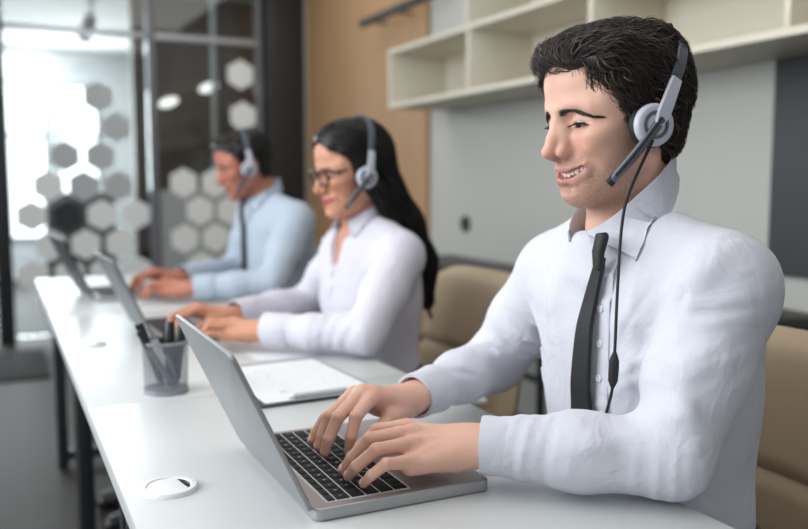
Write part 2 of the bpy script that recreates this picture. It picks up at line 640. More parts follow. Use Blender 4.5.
def head_clay(h, neck_local, style):
    """head in its own frame: x forward, y to the person's left, z up, origin between the ears"""
    man = style != 'woman'
    c = Clay((-0.16, -0.125, -0.235), (0.15, 0.125, 0.16), h)
    E, K = c.ell, c.cone
    E((-.004, 0, .040), (.090, .076, .081), .01)
    E((-.034, 0, .025), (.056, .066, .068), .02)
    E((.036, 0, .052), (.064, .066, .062), .03)
    E((.036, 0, -.022), (.057, .057, .070), .03)
    jw = .053 if man else .047
    for s in (1, -1):
        K((.000, s * jw, -.058), (.072, s * .018, -.090), .017, .0155, .028)       # jaw line
        E((.064, s * .044, -.016), (.024, .024, .018), .022)                       # cheek bone
        E((.055, s * .038, -.044), (.020, .018, .022), .022)                       # cheek
        K((.091, s * .012, .021), (.072, s * .050, .022), .0095, .0095, .02)       # brow ridge
        E((.030, s * .062, .03), (.03, .012, .03), .03)                            # temple
    E((.078, 0, -.092), (.0185, .019, .0155), .02)                                 # chin
    E((.076, 0, -.062), (.0205, .030, .024), .02)                                   # muzzle
    E((.040, 0, -.085), (.044, .040, .022), .03)                                   # under jaw
    for s in (1, -1):
        E((.100, s * .033, .005), (.0185, .0190, .0130), .013, op='s')             # eye socket
        E((.106, s * .018, .003), (.014, .011, .013), .012, op='s')
    # nose
    c.chain([(.0925, 0, .016), (.1000, 0, .002), (.1085, 0, -.015), (.1165, 0, -.0310)], [.0078, .0072, .0074, .0082], .009)
    E((.1172, 0, -.0312), (.0095, .0082, .0078), .006)
    for s in (1, -1):
        E((.0990, s * .0138, -.0352), (.0140, .0060, .0078), .006)
        for p in spline([(.0975, s * .0205, -.0260), (.0935, s * .0220, -.0335), (.0930, s * .0185, -.0410)], 6): c.bump(p, .0042, -.0016)
        K((.094, s * .009, -.005), (.100, s * .0105, -.028), .008, .006, .010)
    K((.1115, 0, -.0395), (.0990, 0, -.0435), .005, .005, .006)
    for s in (1, -1): E((.1080, s * .0065, -.0435), (.0064, .0034, .0045), .002, op='s')
    # lips, smiling
    E((.090, 0, -.050), (.0105, .018, .010), .012)
    lens = [] if style != 'man' else arc((.0990, -.0672), (.0690, .0385, -.0495), 2.0)
    c.chain(arc(*LIP_UP), [.0022, .0038, .0044, .0040, .0044, .0038, .0022], .005)
    if not lens:
        c.chain(arc((.0965, -.0680), LIP_CORNER, 2.0), [.0022, .0050, .0060, .0062, .0060, .0050, .0022], .003)
    else: c.chain(arc(*LIP_LOW), [.0022, .0050, .0060, .0062, .0060, .0050, .0022], .006)
    for dx, f in ((.006, 1.0), (-.002, .95), (-.010, .9)) if lens else ():
        c.chain([(x + dx, y, z) for x, y, z in lens], [q * f for q in (.0010, .0036, .0053, .0055, .0053, .0036, .0010)], .001, op='s')
    E((.100, 0, -.0845), (.008, .016, .0045), .010, op='s')                        # dip under the lip
    for s in (1, -1):                                                              # smile lines, cheeks, mouth corners
        for p in spline([(.1010, s * .0220, -.0330), (.0945, s * .0350, -.0390), (.0840, s * .0450, -.0480), (.0750, s * .0475, -.0610)], 12):
            c.bump(p, .0055, -.0013)
        c.bump((.0660, s * .0440, -.0475), (.006, .004, .005), -.0022)
        c.bump((.084, s * .044, -.034), (.012, .012, .011), .0035)
    # lids
    for s in (1, -1):
        q = (.0770, s * .0325, .0030)
        E(q, (.0140, .0165, .0138), .004)
        a = s * .30
        E((q[0] + .0135, q[1] + s * .0012, q[2] - .0024), (.0095, .0152, .0046), .0012, R=rotz(a), op='s')
        c.chain([(.0905, s * .0185, .0085), (.0920, s * .0300, .0125), (.0850, s * .0450, .0075)], [.001, .0012, .001], .004, op='s')
    # ears
    for s in (1, -1):
        R = rotz(s * .35) @ roty(-.25)
        E((-.010, s * .0795, .000), (.017, .0055, .030), .006, R=R)
        E((-.006, s * .0815, -.022), (.009, .005, .010), .008)
        E((-.003, s * .0850, -.003), (.0085, .0055, .016), .003, R=R, op='s')
    # neck
    n0 = np.array(neck_local)
    m = (np.array([-.014, 0, -.055]) + n0) / 2
    nr = .0490 if man else .044
    c.chain([(-.018, 0, -.02), m + np.array([-.006, 0, 0]), n0], [nr * .98, nr, nr * 1.03], .025)
    return c


def head_attrs(V, style):
    x, y, z = V.T
    ay = np.abs(y)
    g = lambda a, b, r: np.exp(-((a - b) / r) ** 2)
    q = np.clip(ay / (LIP_CORNER[1] + .001), 0, 1)
    low = LIP_LOW if style == 'man' else ((.0965, -.0680), LIP_CORNER, 2.0)
    U, L = np.array(arc(*LIP_UP, n=81))[40:], np.array(arc(*low, n=81))[40:]
    zu, zl = np.interp(ay, U[:, 1], U[:, 2]) + .0026 * (1 - q ** 3), np.interp(ay, L[:, 1], L[:, 2]) - .0036 * (1 - q ** 2.5)
    lip = np.clip(.5 + (zu - z) / .0013, 0, 1) * np.clip(.5 + (z - zl) / .0013, 0, 1) * (x > .055) * np.clip((.95 - q) * 12, 0, 1)
    jaw = 1 / (1 + np.exp((z + .047 - np.clip((.062 - x), 0, .1) * .55) / .007))
    jaw *= 1 / (1 + np.exp(-(z + .128) / .008)) * np.clip((x + .0) / .02, 0, 1)
    jaw = np.clip(jaw, 0, 1) * (1 - .55 * g(x, .068, .016) * g(z, -.045, .016))
    mous = g(z, -.0500, .0065) * (ay < .034) * (x > .08)
    stub = np.clip(jaw + mous * .9, 0, 1) * (1 - lip)
    blush = g(x, .075, .03) * g(ay, .04, .02) * g(z, -.025, .022) + g(x, .115, .015) * g(ay, 0, .02) * g(z, -.03, .015) * .8
    blush += .8 * g(z, -.046, .006) * (ay < .02) * (x > .09)
    blush += (ay > .072) * (x < .02) * (np.abs(z) < .04) * 1.0
    return dict(lip=('FLOAT', lip), stubble=('FLOAT', stub), blush=('FLOAT', np.clip(blush, 0, 1)))


def strands(c, seeds, flow, length, steps=9, r0=.0008, lift=.004, seed=1, curl=.0, sides=4, offset=.001, wave=0.0):
    """hair locks that follow the surface of clay c along a flow direction; returns verts, quads, tone"""
    rg = np.random.default_rng(seed)
    G = np.gradient(c.D, c.h)

    def look(P):
        i = np.clip(((P - c.lo) / c.h + .5).astype(int), 0, c.n - 1)
        t = (i[:, 0], i[:, 1], i[:, 2])
        n = np.stack([g[t] for g in G], 1)
        n /= np.linalg.norm(n, axis=1)[:, None] + 1e-9
        return c.D[t], n
    P = np.array(seeds, float)
    N = len(P)
    for _ in range(4 if steps <= 5 else 0):
        d, n = look(P)
        P = P - n * np.clip(d, -.01, .01)[:, None]
    L = np.array(length if not np.isscalar(length) else [length] * N) * rg.uniform(.7, 1.15, N)
    ph = rg.uniform(0, 6.28, N)
    lf = lift * rg.uniform(.3, 1.0, N)
    pts, nor = [], []
    for k in range(steps):
        t = k / (steps - 1)
        d, n = look(P)
        want = offset + lf * np.sin(np.pi * min(t * 1.0, 1)) * 1.0
        P = P + n * (np.clip(want - d, -.006, .006))[:, None] * .8
        pts.append(P.copy())
        nor.append(n)
        f = flow(P, n, rg)
        f = f - n * (f * n).sum(1)[:, None] * .9
        f /= np.linalg.norm(f, axis=1)[:, None] + 1e-9
        sd = np.cross(n, f)
        f = f + sd * (wave * np.sin(ph + t * 5.5))[:, None]
        f /= np.linalg.norm(f, axis=1)[:, None] + 1e-9
        P = P + f * (L / (steps - 1))[:, None]
    pts = np.stack(pts, 1)
    nor = np.stack(nor, 1)
    T = np.gradient(pts, axis=1)
    T /= np.linalg.norm(T, axis=2)[:, :, None] + 1e-12
    S = np.cross(T, nor)
    S /= np.linalg.norm(S, axis=2)[:, :, None] + 1e-12
    B = np.cross(S, T)
    tt = np.linspace(0, 1, steps)
    rad = (r0 if np.isscalar(r0) else np.array(r0)[:, None]) * np.ones((N, 1)) * (np.minimum(1, .35 + tt * 3) * np.sqrt(np.clip(1.02 - tt, 0, 1)))[None]
    V = []
    for k in range(sides):
        a = 2 * math.pi * k / sides
        V.append(pts + S * (rad * math.cos(a) * 1.25)[:, :, None] + B * (rad * math.sin(a))[:, :, None])
    V = np.stack(V, 2)                      # N, steps, sides, 3
    b = (np.arange(N) * steps * sides)[:, None, None] + (np.arange(steps - 1) * sides)[None, :, None]
    k = np.arange(sides)[None, None, :]
    k2 = (np.arange(sides) + 1)[None, None, :] % sides
    F = np.stack([b + k, b + k2, b + k2 + sides, b + k + sides], -1).reshape(-1, 4)
    tone = np.repeat(np.clip(rg.normal(.32, .25, N), 0, 1), steps * sides)
    return V.reshape(-1, 3), F, tone


def merge(parts):
    Vs, Fs, Ts, o = [], [], [], 0
    for V, F, t in parts:
        Vs.append(V)
        Fs.append(F + o)
        Ts.append(t if not np.isscalar(t) else np.full(len(V), t))
        o += len(V)
    return np.concatenate(Vs), np.concatenate(Fs), np.concatenate(Ts)


def unit(v):
    v = np.array(v, float)
    return v / np.linalg.norm(v)


def man_hair(c_head, h, style):
    """short wavy hair: a clay volume plus locks; returns merged mesh in head frame"""
    c = Clay((-0.15, -0.115, -0.09), (0.15, 0.115, 0.185), h)
    if True:
        c.ell((-.002, 0, .048), (.094, .082, .072), .01)
        c.ell((.044, -.004, .086), (.056, .062, .030), .02)
        c.ell((.072, -.008, .083), (.028, .046, .022), .02)
        c.ell((.084, .010, .076), (.020, .032, .017), .012)
        c.ell((-.020, 0, .073), (.062, .068, .046), .02)
        c.ell((-.028, 0, .032), (.068, .080, .075), .02)
        c.ell((-.038, 0, -.030), (.038, .058, .042), .02)
        for s in (1, -1):
            c.cone((.032, s * .070, .045), (.026, s * .0715, .0), .018, .008, .015)     # temple and sideburn
            c.cone((.050, s * .062, .070), (.034, s * .069, .03), .014, .010, .015)
            c.ell((.026, s * .058, .074), (.034, .022, .030), .015)
        f = sines(5, 7, 95, (1, 1.2, 1))
        c.warp(lambda X, Y, Z: .0030 * f(X, Y, Z) * np.clip((Z - .02) / .05, 0, 1), c.lo, c.lo + c.n * c.h)
    # face stays clear
    c.ell((.115, 0, .010), (.062, .086, .073), .012, op='s')
    c.ell((.062, 0, -.045), (.060, .12, .052), .012, op='s')
    for s in (1, -1): c.ell((.002, s * .086, -.030), (.030, .016, .034), .008, op='s')
    HAIR_CLAY[style] = c
    V, F = c.mesh()
    V = relax(V, F, 2)
    rg = np.random.default_rng(3)
    sel = (V[:, 2] > -.06)
    S = V[sel]

    def flow(P, n, r):
        x, y, z = P.T
        top = np.clip((z - .075) / .03, 0, 1)[:, None]
        back = np.stack([-np.ones_like(x), .30 * np.sign(y + .012) + 6 * y, .15 * np.ones_like(x)], 1)
        side = np.stack([-.75 * np.ones_like(x), 0 * x, -.75 + np.clip(-x, 0, .1) * -5], 1)
        fr = np.clip((x - .075) / .02, 0, 1)[:, None]
        front = np.stack([.15 + 0 * x, -.45 + 0 * x, .9 + 0 * z], 1)
        f = back * top + side * (1 - top)
        return f * (1 - .75 * fr) + front * fr * .75
    parts = [(V, F, .12)]
    if style == 'man':
        i = rg.choice(len(S), 1600)
        parts.append(strands(c, S[i], flow, .050, 9, rg.uniform(.0008, .0022, 1600), .0085, 4, wave=.62, sides=5))
        i = rg.choice(len(S), 9000)
        parts.append(strands(c, S[i], flow, .042, 9, .00036, .0100, 5, wave=.6, sides=3))
    else:
        i = rg.choice(len(S), 500)
        parts.append(strands(c, S[i], flow, .035, 6, rg.uniform(.0012, .0028, 500), .004, 4, wave=.3))
    return merge(parts)


def woman_hair(h):
    c = Clay((-0.29, -0.125, -0.46), (0.13, 0.125, 0.165), h)
    c.ell((-.006, 0, .058), (.100, .083, .080), .01)
    c.ell((.040, 0, .085), (.055, .066, .042), .03)
    c.ell((-.040, 0, .030), (.072, .078, .080), .02)
    c.chain([(-.050, 0, .01), (-.078, 0, -.08), (-.122, 0, -.17), (-.152, .0, -.28), (-.150, .0, -.38)], [.076, .070, .064, .058, .034], .03, flat=((1, 0, 0), .62))
    for s in (1, -1):
        c.chain([(.040, s * .064, .06), (.016, s * .074, .01), (-.012, s * .076, -.05), (-.05, s * .066, -.14)], [.018, .016, .017, .02], .02)
    c.ell((.118, 0, .004), (.070, .070, .092), .012, op='s')
    c.ell((.060, 0, -.10), (.075, .13, .085), .012, op='s')
    HAIR_CLAY['woman'] = c
    V, F = c.mesh()
    V = relax(V, F, 2)
    rg = np.random.default_rng(3)

    def flow(P, n, r):
        x, y, z = P.T
        top = np.clip((z - .09) / .04, 0, 1)
        fr = np.clip((x - .045) / .03, 0, 1)
        return np.stack([-.45 - .6 * top - .5 * fr, .9 * np.sign(y + .015) * np.maximum(top, fr), -1 + .9 * top + .3 * fr], 1)
    i = rg.choice(len(V), 3000)
    return merge([(V, F, .1), strands(c, V[i], flow, .11, 9, rg.uniform(.0006, .0016, 3000), .004, 4, wave=.10)])


def brow_mesh(c, s, big):
    """eyebrow of short hairs lying on the skin"""
    G = c
    pts = spline([(.106, s * .015, .0160), (.100, s * .027, .0172), (.088, s * .043, .0160), (.070, s * .059, .0085)], 40)
    rg = np.random.default_rng(9 if s > 0 else 10)
    n = 380 if big else 120
    t = rg.uniform(0, 1, n)
    base = pts[(t * 39).astype(int)]
    w = .0054 * (1 - .75 * t ** 1.5) * np.minimum(1, .55 + 3 * t) * (1 if big else 1.2)
    base = base + np.stack([0 * t, 0 * t, rg.uniform(-1, 1, n) * w], 1)

    def flow(P, nn, r):
        up = np.clip(.30 - t * 1.2, -.30, 1)
        return np.stack([-.5 + 0 * t, s * 1.0 + 0 * t, .7 * up - .15], 1)
    return strands(c, base, flow, .0105, 5, .00050 if big else .0009, .0012, 7, sides=3, offset=.0004)


def place_head(R, o, s):
    return lambda V: (np.asarray(V) * s) @ R.T + o


def make_head(h, style, R, o, s, neck_w):
    nl = R.T @ (np.array(neck_w) - o) / s
    c = head_clay(h, nl, style)
    V, F = c.mesh()
    V = relax(V, F, 1, .4)
    return c, V, F, head_attrs(V, style)


def face_parts(person, c, style, tf, skin, hairm, big):
    """eyes, teeth, brows, lashes and hair as children of the body"""
    for s in (1, -1):
        m = MB()
        cx = np.array((.0770, s * .0325, .0030))
        bm = bmesh.new()
        bmesh.ops.create_uvsphere(bm, u_segments=24, v_segments=16, radius=.0127)
        for v in bm.verts: v.co = Vector(tf(np.array(v.co)[None] + cx)[0])
        m.from_bm(bm)
        eye = m.build('eye', EYE_WHITE, person)
        d = unit((.90, -s * .02 + .10, -.36))
        m = MB()
        prof = [(.0005, .01305), (.003, .0128), (.0058, .0117), (.0062, .0112)]
        q = Vector(d).to_track_quat('Z', 'Y').to_matrix()
        vs = MB()
        vs.lathe(prof, 20)
        V = np.array([np.array(q @ Vector(p)) + cx for p in vs.v])
        m.add(tf(V), vs.f)
        m.build('iris', EYE_IRIS, eye)
        # lashes
        m = MB()
        for k in range(26 if big else 10):
            t = k / (25 if big else 9)
            a = (t - .5) * 1.75 + s * .30
            b0 = cx + np.array((math.cos(a) * .0138, math.sin(a) * .0138, -.0002 - .002 * (2 * t - 1) ** 2 * 1.0))
            b1 = b0 + np.array((math.cos(a * 1.2) * .006, math.sin(a * 1.2) * .006, -.0022))
            b2 = b1 + np.array((math.cos(a * 1.2) * .0030, math.sin(a * 1.2) * .0030, -.0002))
            P = tf(np.array([b0, b1, b2]))
            m.tube(P, [.0008 if big else .001, .0006, .0001], 4)
        m.build('eyelashes', BROW_MAT, person)
        V, F, t = brow_mesh(c, s, big)
        np_mesh('eyebrow', tf(V), F, hairm, person, dict(tone=('FLOAT', t * 0)))
    if style != 'man':
        hair_part(person, c, style, tf, hairm, big)
        return
    # upper teeth on an arch
    arch = lambda y: .0920 - 12.0 * y * y
    m = MB()
    ws = [.0084, .0068, .0074, .0066, .0060]
    for s in (1, -1):
        y = 0.0
        for k, w in enumerate(ws):
            yc = y + w / 2
            y += w
            x0 = arch(yc)
            zt = -.0570 + .0060 * (yc / .03) ** 1.6
            hgt = (.0120, .0108, .0112, .0096, .0090)[k]
            sl = math.atan(2 * 12.0 * yc)
            bm = bmesh.new()
            bmesh.ops.create_uvsphere(bm, u_segments=12, v_segments=8, radius=1)
            for v in bm.verts:
                p = np.array(v.co)
                p = np.sign(p) * np.abs(p) ** .6 * np.array((.0032, w * .53, hgt * .58))
                p = rotz(-s * sl) @ p if False else rotz(s * -0.0) @ p
                ca, sa = math.cos(s * sl), math.sin(s * sl)
                p = np.array((ca * p[0] + -sa * p[1] * 1.0, sa * p[0] * 1.0 + ca * p[1], p[2]))
                v.co = Vector(tf((p + np.array((x0, s * yc, zt - hgt / 2)))[None])[0])
            m.from_bm(bm)
    m.build('teeth', TEETH, person)
    m = MB()
    prof = [(.0005, -.010), (.02, -.012), (.026, 0), (.02, .012), (.0005, .010)]
    vs = MB()
    vs.lathe(prof, 20)
    V = np.array(vs.v) * np.array((1.0, 1.1, .9)) + np.array((.060, 0, -.062))
    m.add(tf(V), vs.f)
    m.build('mouth_lining', MOUTH_IN, person)
    hair_part(person, c, style, tf, hairm, big)


HAIR_CLAY = {}


def hair_part(person, c, style, tf, hairm, big):
    if style == 'woman': V, F, t = woman_hair(.004)
    else: V, F, t = man_hair(c, .003 if big else .004, style)
    np_mesh('hair', tf(V), F, hairm, person, dict(tone=('FLOAT', t)))


def head_rot(yaw, pitch, roll=0.0):
    """yaw: heading of the face in the room, pitch > 0 looks down"""
    return rotz(math.radians(yaw)) @ roty(math.radians(pitch)) @ rotx(math.radians(roll))
# ------------------------------------------------------------------ bodies, hands and clothes
def cloth_mat(name, color, bump=0.25):
    m, nt, b = new_mat(name)
    b.inputs['Base Color'].default_value = (*color, 1)
    b.inputs['Roughness'].default_value = 0.85
    b.inputs['Sheen Weight'].default_value = 0.15
    b.inputs['Specular IOR Level'].default_value = 0.2
    tc = node(nt, 'ShaderNodeTexCoord')
    n1 = node(nt, 'ShaderNodeTexNoise', Scale=16.0, Detail=3.0, Distortion=1.2)
    n2 = node(nt, 'ShaderNodeTexNoise', Scale=900.0, Detail=1.0)
    nt.links.new(tc.outputs['Object'], n1.inputs['Vector'])
    nt.links.new(tc.outputs['Object'], n2.inputs['Vector'])
    b1 = node(nt, 'ShaderNodeBump', Strength=bump, Distance=0.02)
    b2 = node(nt, 'ShaderNodeBump', Strength=0.12, Distance=0.001)
    nt.links.new(n1.outputs['Fac'], b1.inputs['Height'])
    nt.links.new(n2.outputs['Fac'], b2.inputs['Height'])
    nt.links.new(b1.outputs['Normal'], b2.inputs['Normal'])
    nt.links.new(b2.outputs['Normal'], b.inputs['Normal'])
    return m


SHIRT_WHITE = cloth_mat('shirt_white_cotton', lin(199, 200, 209))
SHIRT_BLOUSE = cloth_mat('blouse_white_cotton', lin(204, 202, 213))
SHIRT_BLUE = cloth_mat('shirt_pale_blue_cotton', lin(172, 184, 198))
TROUSERS = cloth_mat('trousers_dark_wool', lin(45, 48, 56))
TIE = mat('tie_black_silk', lin(17, 18, 21), 0.6, bump=0.15, bscale=900)
SHOE = mat('shoe_leather', lin(28, 25, 24), 0.35)
NAIL = mat('fingernail', lin(238, 200, 190), 0.25)
BUTTON = mat('shirt_button', lin(205, 208, 216), 0.35)

FR = dict(index=(.0098, .0086, .0075, .0062), middle=(.0100, .0088, .0077, .0064), ring=(.0095, .0082, .0072, .0060),
          pinky=(.0085, .0072, .0063, .0054), thumb=(.0135, .0110, .0092, .0072))


def hand_clay(h, wrist, elbow, fingers, side, k=1.0):
    """one hand from joint positions in the room: fingers = {name: [knuckle, joint, joint, tip]}"""
    w, e = np.array(wrist), np.array(elbow)
    allp = np.array([p for f in fingers.values() for p in f] + [w, w + (e - w) * .55])
    c = Clay(allp.min(0) - .035, allp.max(0) + .035, h)
    ax = unit(e - w)
    mcp = {n: np.array(f[0]) for n, f in fingers.items()}
    across = unit(mcp['index'] - mcp['pinky'])
    fwd = unit((mcp['index'] + mcp['pinky']) / 2 - w)
    up = np.cross(across, fwd)
    if up[2] < 0: up = -up
    dn = -up
    c.chain([w + ax * .12, w + ax * .03, w, w + fwd * .018], [.034 * k, .027 * k, .0245 * k, .025 * k], .02, flat=(up, .74))
    for n in ('index', 'middle', 'ring', 'pinky'):
        a = w + fwd * .008 + across * {'index': .014, 'middle': .005, 'ring': -.005, 'pinky': -.014}[n] * k
        c.cone(a + dn * .004, mcp[n] + dn * .005, .0165 * k, .0125 * k, .014)
    heel = w + fwd * .028 - across * .016 * k + dn * .013
    c.cone(heel, (mcp['pinky'] + w) / 2 + dn * .013, .013 * k, .011 * k, .012)
    th = [np.array(p) for p in fingers['thumb']]
    c.cone(w + fwd * .018 + across * .014 * k + dn * .010, th[1], .0160 * k, .0125 * k, .014)
    for n in ('pinky', 'ring', 'middle', 'index', 'thumb'):
        P = [np.array(p) for p in fingers[n]]
        r = [q * k for q in FR[n]]
        if n == 'thumb':
            c.cone(P[0], P[1], r[0], r[1], .008)
            c.cone(P[1], P[2], r[1], r[2], .0035)
            c.cone(P[2], P[3], r[2], r[3], .003)
            continue
        c.cone(P[0] + dn * .002, P[0] + (P[1] - P[0]) * .35, r[0] * 1.06, r[0] * .98, .006)
        c.cone(P[0] + (P[1] - P[0]) * .3, P[1], r[0] * .97, r[1], .0022)
        c.cone(P[1], P[2], r[1] * .98, r[2], .0022)
        c.cone(P[2], P[3], r[2], r[3], .0022)
        c.bump(P[0] + up * r[0] * .8, .009 * k, .0017)                              # knuckle
        c.bump(P[1] + (unit(P[1] - (P[0] + P[2]) / 2)) * r[1] * .8, .006 * k, .0009)
        a = w + fwd * .02
        for q in spline([P[0] * .85 + a * .15 + up * .010, P[0] * .3 + a * .7 + up * .012], 8): c.bump(q, .0042, .0007)   # tendon
    for i, (n, m) in enumerate((('index', 'middle'), ('middle', 'ring'), ('ring', 'pinky'))):
        q = (mcp[n] + mcp[m]) / 2 + fwd * .002 + up * .009
        c.bump(q, .007 * k, -.0016)
    return c, up


def nail_mesh(P, r, up):
    """nail plate on the back of a finger end"""
    P = [np.array(p) for p in P]
    d = unit(P[3] - P[2])
    bend = np.cross(unit(P[2] - P[1]), d)
    side = unit(np.cross(d, up))
    back = unit(np.cross(side, d))
    if back[2] < 0: back = -back
    c = P[3] - d * r * .25 + back * r * .60
    bm = bmesh.new()
    bmesh.ops.create_uvsphere(bm, u_segments=14, v_segments=10, radius=1)
    for v in bm.verts:
        p = np.array(v.co)
        q = c + d * p[0] * r * 1.12 + side * p[1] * r * .80 + back * p[2] * r * .56
        v.co = Vector(q)
    return bm


def arm_folds(el, ax, seed, amp, lam=.034, rad=.10):
    n = sines(seed, 4, 16)
    n2 = sines(seed + 50, 4, 22)
    el, ax = np.array(el), unit(ax)

    def f(X, Y, Z):
        dx, dy, dz = X - el[0], Y - el[1], Z - el[2]
        u = dx * ax[0] + dy * ax[1] + dz * ax[2]
        g = np.exp(-(dx * dx + dy * dy + dz * dz) / rad ** 2)
        m = n2(X, Y, Z)
        w = np.sin(u * 2 * math.pi / lam + 3.0 * n(X, Y, Z))
        w2 = np.sin(u * 2 * math.pi / (lam * 1.7) + 2.0 * m)
        return 1.8 * amp * g * np.clip(.10 + .95 * m, 0, 1.3) * ((1 - np.abs(w)) ** 2 * 1.3 + .5 * w2 - .4)
    return f


def ray_surface(c, p, d, tmax=.4, inside=True):
    """first place along p + t d where clay turns from solid to air"""
    p, d = np.array(p, float), unit(d)
    t = np.arange(0, tmax, c.h * .5)
    Q = p + t[:, None] * d
    i = np.clip(((Q - c.lo) / c.h + .5).astype(int), 0, c.n - 1)
    v = c.D[i[:, 0], i[:, 1], i[:, 2]]
    k = np.flatnonzero(v < 0)
    return Q[k[-1]] if len(k) else p


def make_person(label, P):
    name = P.get('name', 'person')
    s, R, ho = P['scale'], P['R'], np.array(P['head'])
    yaw = math.radians(P['yaw'])
    fw, lf = np.array((math.cos(yaw), math.sin(yaw), 0)), np.array((-math.sin(yaw), math.cos(yaw), 0))
    g = yaw + math.pi / 2
    bs = P.get('body_scale', 1.0)
    base = np.array(P['base'])
    B = lambda f, l, z: base + fw * f * bs + lf * l * bs + np.array((0, 0, z))
    neck = np.array(P['neck'])
    tf = place_head(R, ho, s)
    hc, V, F, A = make_head(P['head_res'], P['style'], R, ho, s, neck)
    parts, attr = [(tf(V), F, 0.0)], {k: [v[1]] for k, v in A.items()}

    def add(Vx, Fx, blush=None):
        parts.append((Vx, Fx, 0.0))
        attr['lip'].append(np.zeros(len(Vx)))
        attr['stubble'].append(np.zeros(len(Vx)))
        attr['blush'].append(np.zeros(len(Vx)) if blush is None else blush)
    nails = []
    # hands with their forearms
    for sd in ('L', 'R'):
        a = P['arms'][sd]
        c, up = hand_clay(P['hand_res'], a['wr'], a['el'], a['fingers'], sd, P.get('hand_k', 1.0))
        V, F = c.mesh()
        V = relax(V, F, 1, .35)
        bl = np.zeros(len(V))
        for n, f in a['fingers'].items():
            for q, w in ((f[0], .35), (f[1], .35), (f[3], .75)):
                bl += w * np.exp(-((V - np.array(q)) ** 2).sum(1) / .012 ** 2)
        add(V, F, np.clip(bl, 0, 1))
        if P.get('nails'):
            for n, f in a['fingers'].items(): nails.append(nail_mesh(f, FR[n][3] * P.get('hand_k', 1.0), up))
    # bare trunk and arms under the clothes
    T = P['torso']
    c = Clay(base + np.array((-.75, -.6, .02)), base + np.array((.35, .6, 1.25)), .014)
    c.loft([(B(f, 0, z), a * bs - .018, b * bs - .018, g) for f, z, a, b in T], .02)
    c.chain([neck + np.array((0, 0, -.03)), B(T[-1][0], 0, T[-1][1] - .03)], [.05 * s, .06 * s], .03)
    for sd in ('L', 'R'):
        a = P['arms'][sd]
        w, e, sh = np.array(a['wr']), np.array(a['el']), np.array(a['sh'])
        c.chain([sh, e, w + (e - w) * .35], [.045 * bs, .038 * bs, .030 * bs], .02)
        k, ft = P['legs'][sd]
        c.chain([B(0, .09 if sd == 'L' else -.09, .55), k, ft], [.075 * bs, .05 * bs, .035 * bs], .02)
    V, F = c.mesh()
    add(relax(V, F, 2), F)
    V, F, _ = merge(parts)
    body = np_mesh(name, V, F, P['skin'], None, {k: ('FLOAT', np.concatenate(v)) for k, v in attr.items()})
    tag(body, label, 'person', P.get('group'))
    face_parts(body, hc, P['style'], tf, P['skin'], P['hair'], P.get('big', False))
    for bm in nails:
        m = MB()
        m.from_bm(bm)
        m.build('fingernail', NAIL, body)

    # shirt
    h = P['shirt_res']
    c = Clay(base + np.array((-.50, -.55, .42)), base + np.array((.32, .60, 1.22)), h)
    c.loft([(B(f, 0, z), a * bs, b * bs, g) for f, z, a, b in T], .03)
    for sd in ('L', 'R'):
        a = P['arms'][sd]
        w, e, sh = np.array(a['wr']), np.array(a['el']), np.array(a['sh'])
        r = [q * bs for q in P.get('sleeve', (.063, .060, .047, .044, .0365))]
        c.chain([B(T[-1][0], 0, T[-1][1] + .0) * .8 + sh * .2 + np.array((0, 0, -.055)), sh], [.060 * bs, r[0]], .05)
        c.chain([sh * .9 + e * .1, sh * .5 + e * .5, e], [r[0], r[1], r[2]], .014)
        nk = neck + lf * (.054 if sd == 'L' else -.054) * s + np.array((0, 0, .004)) - fw * .014
        c.cone(nk, sh + np.array((0, 0, .012)), .030 * bs, .044 * bs, .035)
        fa = unit(w - e)
        c.chain([e, e * .55 + w * .45, w - fa * a.get('cuff', .012)], [r[2], r[3], a.get('cuff_r', .0365) * bs], .02)
    for f in P.get('extra', []): c.cone(*f)
    n1 = sines(21, 6, 20, (1, 1, .45))
    c.warp(lambda X, Y, Z: .0030 * n1(X, Y, Z), c.lo, c.lo + c.n * c.h)
    for i, sd in enumerate(('L', 'R')):
        a = P['arms'][sd]
        w, e, sh = np.array(a['wr']), np.array(a['el']), np.array(a['sh'])
        ex = np.array((.2, .2, .2))
        for q, ax, am, lam, rad in ((e * .85 + sh * .15, e - sh, .0050, .045, .09), (e * .75 + w * .25, w - e, .0018, .047, .085),
                                    (w * .75 + e * .25, w - e, .0016, .034, .07), (sh + np.array((0, 0, -.05)) + fw * .03, (e - sh) + fw * .1, .0040, .05, .09)):
            c.warp(arm_folds(q, ax, 31 + i + int(lam * 1000), am, lam, rad), q - ex, q + ex)
    for pts, amp in P.get('creases', []):
        S = spline(pts, 22)
        for k, q in enumerate(S):
            w = math.sin(math.pi * (k + .7) / 22.4)
            c.bump(q, .019, .0014 * amp * w)
            c.bump(q, .0075, -.0024 * amp * w)
    for sd in ('L', 'R'):                                                          # armhole seam
        a = P['arms'][sd]
        e, sh = np.array(a['el']), np.array(a['sh'])
        nrm = unit(unit(e - sh) + 1.3 * lf * (1 if sd == 'L' else -1))
        p0 = sh - nrm * .012
        c.warp(lambda X, Y, Z: -.0016 * np.exp(-(((X - p0[0]) * nrm[0] + (Y - p0[1]) * nrm[1] + (Z - p0[2]) * nrm[2]) / .0045) ** 2)
               * (((X - p0[0]) ** 2 + (Y - p0[1]) ** 2 + (Z - p0[2]) ** 2) < .13 ** 2), p0 - .14, p0 + .14)
    # neck and cuff openings
    c.cone(neck + np.array((0, 0, -.035)), neck + np.array((0, 0, .12)), .056 * s, .125 * s, .01, op='s')
    if P.get('vneck'):
        for q, r in P['vneck']: c.ell(q, r, .01, R=rotz(yaw), op='s')
